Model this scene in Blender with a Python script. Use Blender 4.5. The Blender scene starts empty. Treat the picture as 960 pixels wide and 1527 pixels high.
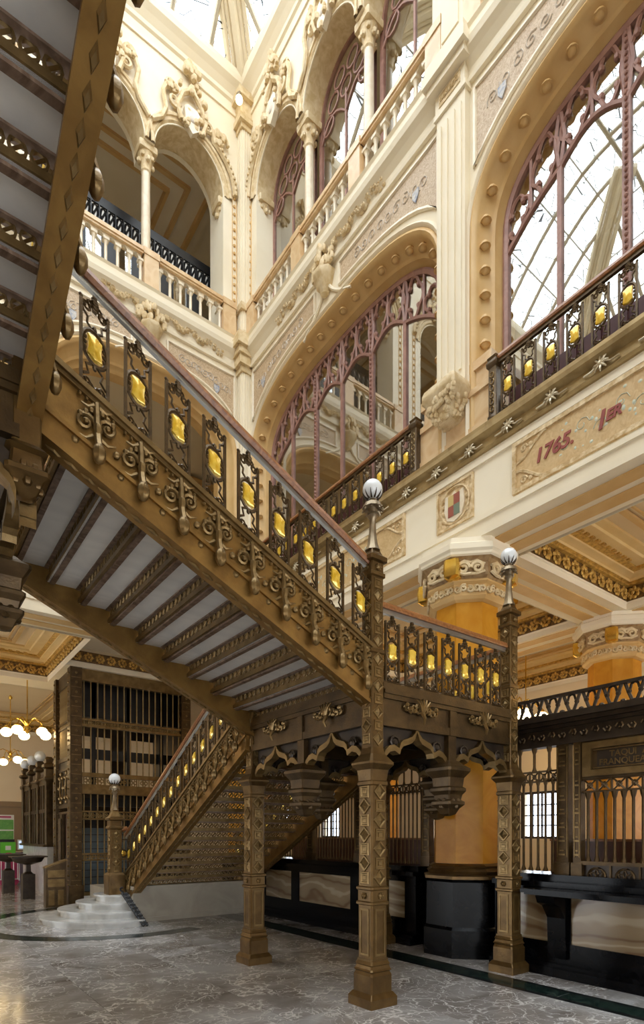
import bpy, bmesh, math, random
from mathutils import Matrix, Vector
random.seed(7)
PI = math.pi
sc = bpy.context.scene
COL = sc.collection

# ------------------------------------------------------------------ camera, sky, exposure
cd = bpy.data.cameras.new('camera'); cam = bpy.data.objects.new('camera', cd); COL.objects.link(cam)
cd.sensor_fit = 'HORIZONTAL'; cd.sensor_width = 36.0; cd.lens = 36.0 * 850 / 960
cd.shift_y = (1245 - 763.5) / 960.0
cd.clip_start = 0.05; cd.clip_end = 200
cam.location = (0, 0, 1.6); cam.rotation_euler = (PI / 2, 0, -math.atan2(640, 850))
sc.camera = cam

world = bpy.data.worlds.new('sky'); sc.world = world; world.use_nodes = True
bg = world.node_tree.nodes['Background']
bg.inputs[0].default_value = (0.90, 0.95, 1.0, 1); bg.inputs[1].default_value = 6.5
sc.view_settings.view_transform = 'Standard'; sc.view_settings.look = 'None'
sc.view_settings.exposure = 0.0; sc.view_settings.gamma = 1.0; sc.view_settings.use_curve_mapping = False
try:
    sc.cycles.use_denoising = True
    sc.cycles.transparent_max_bounces = 16
    sc.cycles.diffuse_bounces = 5
except Exception: pass
# daylight guide at the glass roof opening (a light portal gives off no light of its own)
pd = bpy.data.lights.new('skylight_portal', 'AREA'); pd.shape = 'RECTANGLE'; pd.size = 12.3; pd.size_y = 16.8
pd.cycles.is_portal = True
po = bpy.data.objects.new('skylight_portal', pd); po.location = (-0.17, 2.3, 17.45); COL.objects.link(po)

# ------------------------------------------------------------------ materials
MATS = {}
def mat(name, col, col2=None, rough=0.5, metal=0.0, scale=3.0, bump=0.0, bscale=20.0, spec=0.5, dist=0.5, lo=.35, hi=.65, rnd=0.0, coord='Object'):
    m = bpy.data.materials.new(name); m.use_nodes = True
    nt = m.node_tree; N = nt.nodes; L = nt.links; b = N['Principled BSDF']
    b.inputs['Base Color'].default_value = (*col, 1); b.inputs['Roughness'].default_value = rough
    b.inputs['Metallic'].default_value = metal; b.inputs['Specular IOR Level'].default_value = spec
    tc = N.new('ShaderNodeTexCoord')
    if col2:
        n = N.new('ShaderNodeTexNoise'); n.inputs['Scale'].default_value = scale; n.inputs['Detail'].default_value = 5; n.inputs['Distortion'].default_value = dist
        L.new(tc.outputs[coord], n.inputs['Vector'])
        r = N.new('ShaderNodeValToRGB'); r.color_ramp.elements[0].position = lo; r.color_ramp.elements[1].position = hi
        r.color_ramp.elements[0].color = (*col, 1); r.color_ramp.elements[1].color = (*col2, 1)
        L.new(n.outputs['Fac'], r.inputs[0])
        out = r.outputs[0]
        if rnd:
            oi = N.new('ShaderNodeObjectInfo'); hs = N.new('ShaderNodeHueSaturation')
            mr = N.new('ShaderNodeMapRange'); mr.inputs[3].default_value = 1 - rnd; mr.inputs[4].default_value = 1 + rnd
            L.new(oi.outputs['Random'], mr.inputs[0]); L.new(mr.outputs[0], hs.inputs['Value']); L.new(out, hs.inputs['Color']); out = hs.outputs[0]
        L.new(out, b.inputs['Base Color'])
    if bump:
        n2 = N.new('ShaderNodeTexNoise'); n2.inputs['Scale'].default_value = bscale; n2.inputs['Detail'].default_value = 4
        L.new(tc.outputs[coord], n2.inputs['Vector'])
        bp = N.new('ShaderNodeBump'); bp.inputs['Strength'].default_value = bump; bp.inputs['Distance'].default_value = 0.02
        L.new(n2.outputs['Fac'], bp.inputs['Height']); L.new(bp.outputs[0], b.inputs['Normal'])
    MATS[name] = m
    return m
mat('cream', (.80, .70, .52), (.84, .75, .58), .6, scale=1.2)
mat('rib_paint', (.42, .36, .26), (.48, .41, .30), .6)
mat('warm_cream', (.74, .52, .22), (.80, .60, .30), .5, scale=2)
mat('plaster', (.76, .61, .40), (.80, .66, .45), .7, scale=.8)
mat('ochre', (.60, .37, .135), (.68, .455, .195), .5, scale=2.5)
mat('stone', (.58, .42, .21), (.74, .60, .38), .55, scale=9, bump=.25, bscale=30)
mat('carved', (.50, .33, .14), (.78, .62, .38), .55, scale=14, bump=.5, bscale=40)
mat('carved_dark', (.26, .15, .06), (.40, .26, .12), .5, scale=14)
mat('gilt', (.42, .24, .05), (.74, .47, .12), .4, metal=.35, scale=14, bump=.4, bscale=40)
mat('gilt_dark', (.10, .05, .012), (.22, .12, .03), .5, metal=.2, scale=14, bump=.3)
mat('gold', (.80, .50, .06), (.95, .68, .18), .18, metal=.9, scale=4)
mat('bronze', (.058, .033, .012), (.105, .063, .023), .38, metal=.55, scale=6, bump=.15, bscale=60)
mat('bronze_ochre', (.20, .105, .025), (.30, .17, .045), .36, metal=.6, scale=5, bump=.12, bscale=50)
mat('bronze_warm', (.090, .049, .014), (.155, .090, .028), .36, metal=.6, scale=5, bump=.12, bscale=50)
mat('bronze_light', (.15, .092, .031), (.24, .155, .060), .36, metal=.65, scale=7, bump=.12, bscale=60)
mat('brass', (.26, .175, .07), (.38, .27, .12), .4, metal=.5, scale=6, bump=.1)
mat('brass_pale', (.52, .43, .28), (.66, .58, .42), .32, metal=.5, scale=10)
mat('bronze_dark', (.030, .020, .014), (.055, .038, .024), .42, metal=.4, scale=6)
mat('rail_steel', (.34, .33, .31), (.42, .41, .39), .3, metal=.8)
mat('steel', (.55, .55, .55), (.65, .64, .62), .35, metal=.8)
mat('wood', (.20, .072, .022), (.34, .14, .045), .3, scale=14, dist=2)
mat('wood_dark', (.075, .025, .012), (.11, .04, .02), .4, scale=6)
mat('mauve', (.26, .125, .095), (.36, .19, .145), .5, scale=8)
mat('rail_back', (.085, .02, .02), (.11, .03, .03), .5)
mat('tread', (.60, .60, .60), (.78, .77, .75), .45, scale=2.2, dist=1.6, lo=.3, hi=.7, rnd=.12)
mat('stain', (.10, .055, .03), (.24, .16, .11), .55, scale=7, dist=2)
mat('white_marble', (.46, .46, .445), (.58, .575, .55), .18, scale=2.5, dist=2)
mat('grey_marble', (.34, .30, .24), (.42, .38, .31), .3, scale=1.5, dist=2)
mat('black_marble', (.002, .002, .0025), (.007, .007, .009), .16, spec=.12, scale=5, dist=1.5, lo=.45, hi=.85)
mat('green_marble', (.007, .017, .014), (.035, .06, .048), .13, scale=5, dist=2, lo=.4, hi=.8)
mat('floor_black', (.008, .010, .010), (.02, .022, .022), .13, scale=5)
mat('yellow_marble', (.50, .20, .010), (.62, .29, .03), .32, spec=.25, scale=1.6, dist=2.5)
mat('rose_marble', (.62, .40, .20), (.72, .53, .31), .3, scale=3, dist=2)
mat('pale_marble', (.72, .62, .46), (.60, .45, .30), .3, scale=4, dist=2, lo=.4, hi=.9)
mat('ivory', (.80, .71, .55), (.70, .56, .38), .35, scale=4, dist=1.5, lo=.4, hi=.9)
mat('mosaic', (.40, .265, .145), (.60, .46, .30), .5, scale=16, dist=3)
mat('mosaic_gold', (.52, .34, .15), (.62, .44, .22), .5, scale=12, dist=2)
mat('mosaic_leaf', (.42, .47, .36), (.60, .60, .48), .5, scale=20)
mat('lilac', (.50, .42, .33), (.62, .54, .46), .6)
mat('red_paint', (.26, .05, .04), (.32, .08, .05), .6)
mat('blue_tile', (.22, .25, .34), (.58, .54, .48), .5, scale=25)
mat('shield_red', (.30, .08, .05)); mat('shield_green', (.16, .20, .14)); mat('shield_gold', (.55, .40, .15))
mat('lamp_metal', (.20, .15, .09), (.32, .25, .16), .38, metal=.7, scale=10)
mat('iron_black', (.012, .011, .012), (.02, .02, .02), .35, metal=.3)
mat('green_paper', (.10, .32, .07), (.16, .42, .10), .6, scale=10)
mat('green_plastic', (.12, .55, .03)); mat('paper_white', (.75, .74, .70)); mat('magenta', (.45, .04, .14)); mat('poster_tan', (.26, .17, .09))
mat('blind_blue', (.10, .13, .15), (.13, .17, .19), .5)
mat('ledger', (.20, .17, .24))
mat('jewel', (.78, .47, .03), (.95, .68, .12), .08, metal=.25, scale=14, spec=.9)

def marble_floor():
    m = bpy.data.materials.new('floor_marble'); m.use_nodes = True
    nt = m.node_tree; N = nt.nodes; L = nt.links; b = N['Principled BSDF']
    g = N.new('ShaderNodeNewGeometry'); oi = N.new('ShaderNodeObjectInfo')
    off = N.new('ShaderNodeVectorMath'); off.operation = 'MULTIPLY_ADD'
    sc_ = N.new('ShaderNodeCombineXYZ'); L.new(oi.outputs['Random'], sc_.inputs[0]); L.new(oi.outputs['Random'], sc_.inputs[1])
    L.new(sc_.outputs[0], off.inputs[0]); off.inputs[1].default_value = (40, 23, 0); L.new(g.outputs['Position'], off.inputs[2])
    n = N.new('ShaderNodeTexNoise'); n.inputs['Scale'].default_value = .9; n.inputs['Detail'].default_value = 6; n.inputs['Distortion'].default_value = 1.2
    L.new(off.outputs[0], n.inputs['Vector'])
    r = N.new('ShaderNodeValToRGB'); e = r.color_ramp.elements
    e[0].position = .3; e[0].color = (.17, .145, .13, 1); e[1].position = .72; e[1].color = (.50, .50, .51, 1)
    x = r.color_ramp.elements.new(.5); x.color = (.34, .325, .315, 1)
    L.new(n.outputs['Fac'], r.inputs[0])
    # white veins
    wr = N.new('ShaderNodeTexNoise'); wr.inputs['Scale'].default_value = 2.2; wr.inputs['Detail'].default_value = 4; L.new(off.outputs[0], wr.inputs['Vector'])
    mx = N.new('ShaderNodeVectorMath'); mx.operation = 'MULTIPLY_ADD'; mx.inputs[1].default_value = (.9, .9, .9); L.new(wr.outputs['Color'], mx.inputs[0]); L.new(off.outputs[0], mx.inputs[2])
    v = N.new('ShaderNodeTexVoronoi'); v.feature = 'DISTANCE_TO_EDGE'; v.inputs['Scale'].default_value = 2.4; L.new(mx.outputs[0], v.inputs['Vector'])
    vr = N.new('ShaderNodeValToRGB'); vr.color_ramp.elements[0].position = 0; vr.color_ramp.elements[0].color = (1, 1, 1, 1); vr.color_ramp.elements[1].position = .035; vr.color_ramp.elements[1].color = (0, 0, 0, 1)
    L.new(v.outputs['Distance'], vr.inputs[0])
    v2 = N.new('ShaderNodeTexVoronoi'); v2.feature = 'DISTANCE_TO_EDGE'; v2.inputs['Scale'].default_value = 6.5; L.new(mx.outputs[0], v2.inputs['Vector'])
    vr2 = N.new('ShaderNodeValToRGB'); vr2.color_ramp.elements[0].color = (.8, .8, .8, 1); vr2.color_ramp.elements[1].position = .04; vr2.color_ramp.elements[1].color = (0, 0, 0, 1)
    L.new(v2.outputs['Distance'], vr2.inputs[0])
    nm = N.new('ShaderNodeTexNoise'); nm.inputs['Scale'].default_value = 1.7; L.new(off.outputs[0], nm.inputs['Vector'])
    nr = N.new('ShaderNodeValToRGB'); nr.color_ramp.elements[0].position = .36; nr.color_ramp.elements[1].position = .54; L.new(nm.outputs['Fac'], nr.inputs[0])
    ad = N.new('ShaderNodeMath'); ad.operation = 'MAXIMUM'; L.new(vr.outputs[0], ad.inputs[0]); L.new(vr2.outputs[0], ad.inputs[1])
    mu = N.new('ShaderNodeMath'); mu.operation = 'MULTIPLY'; L.new(ad.outputs[0], mu.inputs[0]); L.new(nr.outputs[0], mu.inputs[1])
    mxc = N.new('ShaderNodeMix'); mxc.data_type = 'RGBA'; L.new(mu.outputs[0], mxc.inputs[0]); L.new(r.outputs[0], mxc.inputs[6]); mxc.inputs[7].default_value = (.85, .84, .83, 1)
    L.new(mxc.outputs[2], b.inputs['Base Color']); b.inputs['Roughness'].default_value = .14; b.inputs['Specular IOR Level'].default_value = .75
    MATS['floor_marble'] = m
marble_floor()

def onyx():
    m = bpy.data.materials.new('onyx'); m.use_nodes = True
    nt = m.node_tree; N = nt.nodes; L = nt.links; b = N['Principled BSDF']
    g = N.new('ShaderNodeNewGeometry'); mp = N.new('ShaderNodeMapping'); mp.inputs['Scale'].default_value = (1, .9, 2.2); L.new(g.outputs['Position'], mp.inputs[0])
    w = N.new('ShaderNodeTexWave'); w.bands_direction = 'Z'; w.inputs['Scale'].default_value = .55; w.inputs['Distortion'].default_value = 9; w.inputs['Detail'].default_value = 3; w.inputs['Detail Scale'].default_value = 1.3
    L.new(mp.outputs[0], w.inputs['Vector'])
    r = N.new('ShaderNodeValToRGB'); e = r.color_ramp.elements; e[0].position = 0; e[0].color = (.17, .10, .05, 1); e[1].position = .12; e[1].color = (.25, .18, .105, 1)
    x = e.new(.9); x.color = (.30, .22, .13, 1); x = e.new(.985); x.color = (.42, .34, .23, 1)
    L.new(w.outputs['Fac'], r.inputs[0]); L.new(r.outputs[0], b.inputs['Base Color']); b.inputs['Roughness'].default_value = .22
    MATS['onyx'] = m
onyx()

def glassy(name, refl, tint, rough=0.0, lines=None, transl=0.0):
    m = bpy.data.materials.new(name); m.use_nodes = True
    nt = m.node_tree; N = nt.nodes; L = nt.links; N.clear()
    o = N.new('ShaderNodeOutputMaterial'); t = N.new('ShaderNodeBsdfTransparent'); gl = N.new('ShaderNodeBsdfGlossy')
    gl.inputs['Roughness'].default_value = rough; gl.inputs['Color'].default_value = (.95, .95, .95, 1)
    t.inputs[0].default_value = (*tint, 1)
    base = t.outputs[0]
    if transl:
        tr = N.new('ShaderNodeBsdfTranslucent'); tr.inputs[0].default_value = (.9, .93, .95, 1)
        m2 = N.new('ShaderNodeMixShader'); m2.inputs[0].default_value = transl; L.new(base, m2.inputs[1]); L.new(tr.outputs[0], m2.inputs[2]); base = m2.outputs[0]
    if lines:
        g = N.new('ShaderNodeNewGeometry'); v = N.new('ShaderNodeTexVoronoi'); v.feature = 'DISTANCE_TO_EDGE'; v.inputs['Scale'].default_value = lines
        L.new(g.outputs['Position'], v.inputs['Vector'])
        r = N.new('ShaderNodeValToRGB'); r.color_ramp.elements[0].position = .012; r.color_ramp.elements[0].color = (.03, .035, .04, 1); r.color_ramp.elements[1].position = .03; r.color_ramp.elements[1].color = (*tint, 1)
        L.new(v.outputs['Distance'], r.inputs[0]); L.new(r.outputs[0], t.inputs[0])
    mx = N.new('ShaderNodeMixShader'); mx.inputs[0].default_value = refl
    L.new(base, mx.inputs[1]); L.new(gl.outputs[0], mx.inputs[2]); L.new(mx.outputs[0], o.inputs[0])
    MATS[name] = m
glassy('window_glass', .30, (.85, .85, .82))
glassy('roof_glass', .06, (.93, .96, .97), lines=3.4)
glassy('frosted', .05, (.9, .93, .97))

def glow(name, col, s):
    m = bpy.data.materials.new(name); m.use_nodes = True
    b = m.node_tree.nodes['Principled BSDF']; b.inputs['Base Color'].default_value = (.8, .8, .78, 1)
    b.inputs['Emission Color'].default_value = (*col, 1); b.inputs['Emission Strength'].default_value = s; b.inputs['Roughness'].default_value = .15
    MATS[name] = m
glow('globe_lit', (1, .74, .38), 12.0); glow('bulb', (1, .85, .55), 4.0); glow('screen_on', (.5, .75, 1), .8)
mat('globe_glass', (.72, .75, .77), (.80, .83, .85), .12, spec=.8)

# ------------------------------------------------------------------ mesh builder
class MB:
    def __init__(s): s.v = []; s.f = []
    def add(s, v, f):
        o = len(s.v); s.v += [tuple(p) for p in v]; s.f += [tuple(i + o for i in q) for q in f]; return s
    def box(s, x0, x1, y0, y1, z0, z1):
        return s.add([(x0, y0, z0), (x1, y0, z0), (x1, y1, z0), (x0, y1, z0), (x0, y0, z1), (x1, y0, z1), (x1, y1, z1), (x0, y1, z1)],
                     [(0, 3, 2, 1), (4, 5, 6, 7), (0, 1, 5, 4), (1, 2, 6, 5), (2, 3, 7, 6), (3, 0, 4, 7)])
    def loft(s, rings, closed=True, cap=True):
        n = len(rings[0]); v = [p for r in rings for p in r]; f = []
        for i in range(len(rings) - 1):
            for j in range(n if closed else n - 1):
                k = (j + 1) % n; f.append((i * n + j, i * n + k, (i + 1) * n + k, (i + 1) * n + j))
        if cap and closed:
            f.append(tuple(range(n - 1, -1, -1))); f.append(tuple((len(rings) - 1) * n + j for j in range(n)))
        return s.add(v, f)
    def lathe(s, prof, n=12, c=(0, 0, 0), rot=0.0, sx=1, sy=1):
        k = 1 / math.cos(PI / n) if n <= 8 else 1
        return s.loft([[(c[0] + r * k * sx * math.cos(2 * PI * j / n + rot), c[1] + r * k * sy * math.sin(2 * PI * j / n + rot), c[2] + z) for j in range(n)] for r, z in prof])
    def sq(s, prof, ch=0.2, c=(0, 0, 0)):          # square shaft with chamfered corners: (half, z)
        rings = []
        for h, z in prof:
            q = h * (1 - ch)
            rings.append([(c[0] + x, c[1] + y, c[2] + z) for x, y in ((h, -q), (h, q), (q, h), (-q, h), (-h, q), (-h, -q), (-q, -h), (q, -h))])
        return s.loft(rings)
    def tube(s, path, r=.01, n=5, closed=False, r2=None):
        P = [Vector(p) for p in path]; m = len(P); rings = []
        up = Vector((0.13, 1, 0.07)).normalized()
        for i in range(m):
            a = P[(i - 1) % m] if (closed or i > 0) else P[0]; b = P[(i + 1) % m] if (closed or i < m - 1) else P[-1]
            t = (b - a); t = t.normalized() if t.length > 1e-9 else Vector((0, 0, 1))
            u = up if abs(t.dot(up)) < .95 else Vector((1, 0, 0))
            e1 = t.cross(u).normalized(); e2 = t.cross(e1)
            rr = r if r2 is None else r + (r2 - r) * i / max(1, m - 1)
            rings.append([tuple(P[i] + rr * (math.cos(2 * PI * j / n) * e1 + math.sin(2 * PI * j / n) * e2)) for j in range(n)])
        if closed: rings.append(rings[0])
        return s.loft(rings, cap=not closed)
    def ball(s, c, r, n=8, m=5, sx=1, sy=1, sz=1):
        prof = [(max(1e-4, math.sin(PI * i / m)), -math.cos(PI * i / m)) for i in range(m + 1)]
        return s.loft([[(c[0] + r * sx * a * math.cos(2 * PI * j / n), c[1] + r * sy * a * math.sin(2 * PI * j / n), c[2] + r * sz * b) for j in range(n)] for a, b in prof])
    def prism(s, pts, d0, d1, axis='y'):           # polygon (a,z) extruded along axis
        n = len(pts)
        if axis == 'y': A = [(a, d0, z) for a, z in pts]; B = [(a, d1, z) for a, z in pts]
        elif axis == 'x': A = [(d0, a, z) for a, z in pts]; B = [(d1, a, z) for a, z in pts]
        else: A = [(a, z, d0) for a, z in pts]; B = [(a, z, d1) for a, z in pts]
        return s.loft([A, B])
    def strip(s, rows):                            # open loft
        return s.loft(rows, closed=False)
    def sweep(s, fn, prof):                        # fn(n) -> [(s,z)], prof [(n,d)] : moulding along an arch
        return s.strip([[(a, d, z) for a, z in fn(n)] for n, d in prof])
    def merge(s, o, M=None):
        vs = [tuple(M @ Vector(p)) for p in o.v] if M else o.v
        return s.add(vs, o.f)
    def shear(s, k):
        s.v = [(x, y, z + k * x) for x, y, z in s.v]; return s
    def mesh(s, name, m, smooth=True):
        me = bpy.data.meshes.new(name); me.from_pydata(s.v, [], s.f)
        bm = bmesh.new(); bm.from_mesh(me); bmesh.ops.recalc_face_normals(bm, faces=bm.faces); bm.to_mesh(me); bm.free()
        if smooth:
            me.shade_smooth(); me.set_sharp_from_angle(angle=.7)
        me.materials.append(MATS[m]); return me

def tag(o, label=None, cat=None, group=None, kind=None):
    if label: o['label'] = label
    if cat: o['category'] = cat
    if group: o['group'] = group
    if kind: o['kind'] = kind
    return o
def put(name, me, parent=None, M=None, loc=None):
    o = bpy.data.objects.new(name, me); COL.objects.link(o)
    if parent: o.parent = parent
    if M is not None: o.matrix_basis = M
    if loc is not None: o.location = loc
    return o
def thing(name, label, cat, M=None, loc=None, group=None, kind=None):
    o = bpy.data.objects.new(name, None); COL.objects.link(o); o.empty_display_size = .1
    if M is not None: o.matrix_basis = M
    if loc is not None: o.location = loc
    return tag(o, label, cat, group, kind)
def B(name, mb, m, parent=None, M=None, loc=None, smooth=True):
    return put(name, mb.mesh(name, m, smooth), parent, M, loc)
T = Matrix.Translation
def RZ(a): return Matrix.Rotation(a, 4, 'Z')

def spiral(cx, cz, r0, r1, a0, turns, n=14, y=0, flip=1):
    return [(cx + flip * (r0 + (r1 - r0) * i / n) * math.cos(a0 + 2 * PI * turns * i / n), y, cz + (r0 + (r1 - r0) * i / n) * math.sin(a0 + 2 * PI * turns * i / n)) for i in range(n + 1)]

# ------------------------------------------------------------------ dimensions
XW, YW = 6.05, 10.75            # court-side faces of the right and the back wall
BR, BK = 5.70, 4.15             # bay widths
XL, YF = XW - 3 * BK, YW - 3 * BR
def MR(k=0): return Matrix(((0, -1, 0, XW), (-1, 0, 0, YW - BR * k), (0, 0, 1, 0), (0, 0, 0, 1)))
def MBK(k=0): return Matrix(((-1, 0, 0, XW - BK * k), (0, -1, 0, YW), (0, 0, 1, 0), (0, 0, 0, 1)))
def ML(k=0): return Matrix(((0, 1, 0, XL), (-1, 0, 0, YW - BR * k), (0, 0, 1, 0), (0, 0, 0, 1)))
def MFR(k=0): return Matrix(((-1, 0, 0, XW - BK * k), (0, 1, 0, YF), (0, 0, 1, 0), (0, 0, 0, 1)))

# ------------------------------------------------------------------ floor
floor = B('floor', MB().box(-14, 24, -14, 32, -.4, -.012), 'floor_marble')
tag(floor, 'veined grey brown polished marble floor of the hall', 'floor', kind='structure')
SL = 1.18
slab_me = MB().add([(0.002, .002, 0), (SL - .002, .002, 0), (SL - .002, SL - .002, 0), (.002, SL - .002, 0), (0.002, .002, -.03), (SL - .002, .002, -.03), (SL - .002, SL - .002, -.03), (.002, SL - .002, -.03)],
                   [(0, 1, 2, 3), (7, 6, 5, 4), (0, 4, 5, 1), (1, 5, 6, 2), (2, 6, 7, 3), (3, 7, 4, 0)]).mesh('floor_slab', 'floor_marble', False)
for i in range(-7, 12):
    for j in range(-2, 22):
        x, y = 5.1 - (i + 1) * SL, 10.0 - SL * 8 + j * SL
        if x < -3.2 + (y < 6) * 1.2: continue
        if x > 6.5 and y < 9: continue
        put('floor_slab', slab_me, floor, loc=(x, y, 0))
for y0 in range(0, 9):                                      # long green strip in front of the counter
    ya = 1.0 + y0 * 1.05
    B('inlay_strip', MB().box(5.24, 5.46, ya, ya + 1.045, -.01, .002), 'green_marble', floor, smooth=False)
B('inlay_border', MB().box(5.16, 5.235, 1, 10.4, -.01, .002).box(5.465, 5.53, 1, 10.4, -.01, .002), 'floor_black', floor, smooth=False)
def arc_band(cx, cy, r0, r1, a0, a1, n=28):
    A = [a0 + (a1 - a0) * i / n for i in range(n + 1)]
    lo = [[(cx + r * math.cos(a), cy + r * math.sin(a), z) for a in A] for r, z in ((r0, -.01), (r0, .002), (r1, .002), (r1, -.01))]
    return MB().strip(lo)
for r0, r1, m, nm in ((2.05, 2.13, 'floor_black', 'inlay_border'), (2.135, 2.32, 'green_marble', 'inlay_strip'), (2.325, 2.39, 'floor_black', 'inlay_border')):
    B(nm, arc_band(3.35, 11.2, r0, r1, PI * .55, PI * 1.62), m, floor, smooth=False)

# ------------------------------------------------------------------ court walls
def basket(c, a, zs, r, e, sill, N=30):
    def fn(n):
        P = [(c - a - n, sill)]
        for i in range(N + 1):
            t = PI - PI * i / N; co, si = math.cos(t), abs(math.sin(t))
            P.append((c + (a + n) * math.copysign(abs(co) ** (2 / e), co), zs + (r + n) * si ** (2 / e)))
        P.append((c + a + n, sill)); return P
    return fn
def zat(P, s):
    for (a, z), (b, w) in zip(P, P[1:]):
        if a <= s <= b and b > a: return z + (w - z) * (s - a) / (b - a)
    return P[1][1]
def bay(kind):
    if kind == 'R': d = dict(w=BR, c=2.87, a=2.34, cols=[-2.52, -.84, .84, 2.52])
    else: d = dict(w=BK, c=2.10, a=1.62, cols=[-1.66, 0, 1.66])
    d['arch'] = basket(d['c'], d['a'], 9.3, 1.14, 2.8, 6.7)
    cols = [d['c'] + x for x in d['cols']]; d['S'] = cols
    half = (cols[1] - cols[0]) / 2; d['half'] = half
    d['ups'] = [basket((p + q) / 2, half - .10, 14.95, half - .06, 2.0, 12.0, 18) for p, q in zip(cols, cols[1:])]
    return d
BAYR, BAYK = bay('R'), bay('K')
def wall_mesh(bd, n, name, th=.6, extra=0):
    mb = MB(); W = bd['w'] * n
    ops = []
    for k in range(n):
        o = bd['w'] * k
        ops.append([(6.7, [(a + o, z) for a, z in bd['arch'](.275)])])
        for u in bd['ups']: pass
    def band(z0, z1, opens):
        # opens: list of (sill, pts)
        s = -th if extra else 0.0
        for sill, P in sorted(opens, key=lambda q: q[1][0][0]):
            if P[0][0] > s + 1e-6: mb.box(s, P[0][0], -th, 0, 14.95 if (P[0][0] - s < .3 and s > .5) else z0, z1)
            if sill > z0 + 1e-6: mb.box(P[0][0], P[-1][0], -th, 0, z0, sill)
            Q = P[1:-1]
            for (a, z), (b, w) in zip(Q, Q[1:]):
                if b - a < 1e-6: continue
                mb.add([(a, 0, z), (b, 0, w), (b, 0, z1), (a, 0, z1), (a, -th, z), (b, -th, w), (b, -th, z1), (a, -th, z1)], [(0, 1, 2, 3), (7, 6, 5, 4), (0, 4, 5, 1)])
            s = P[-1][0]
        if s < W: mb.box(s, W, -th, 0, z0, z1)
    band(6.5, 11.9, [o for op in ops for o in op])
    up = []
    for k in range(n):
        o = bd['w'] * k
        for u in bd['ups']: up.append((12.0, [(a + o, z) for a, z in u(0)]))
    band(11.9, 17.5, up)
    # slim strips of wall between two upper arches are carried by the colonnettes: cut them away below the springing
    mb.box(0, W, -.75, 0, 5.42, 6.5)
    return mb.mesh(name, 'cream', False)
WALLS = {}
for side, bd, M, n, lab in (('right', BAYR, MR, 3, 'cream right court wall with wide glazed arches and small upper arcade'),
                            ('back', BAYK, MBK, 3, 'cream back court wall with open arches and upper arcade'),
                            ('left', BAYR, ML, 3, 'cream left court wall mirrored in the right arch windows'),
                            ('front', BAYK, MFR, 3, 'cream court wall behind the viewer with open arches')):
    WALLS[side] = tag(put('wall_' + side, wall_mesh(bd, n, 'wall_' + side, extra=1), M=M()), lab, 'wall', kind='structure')

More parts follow.
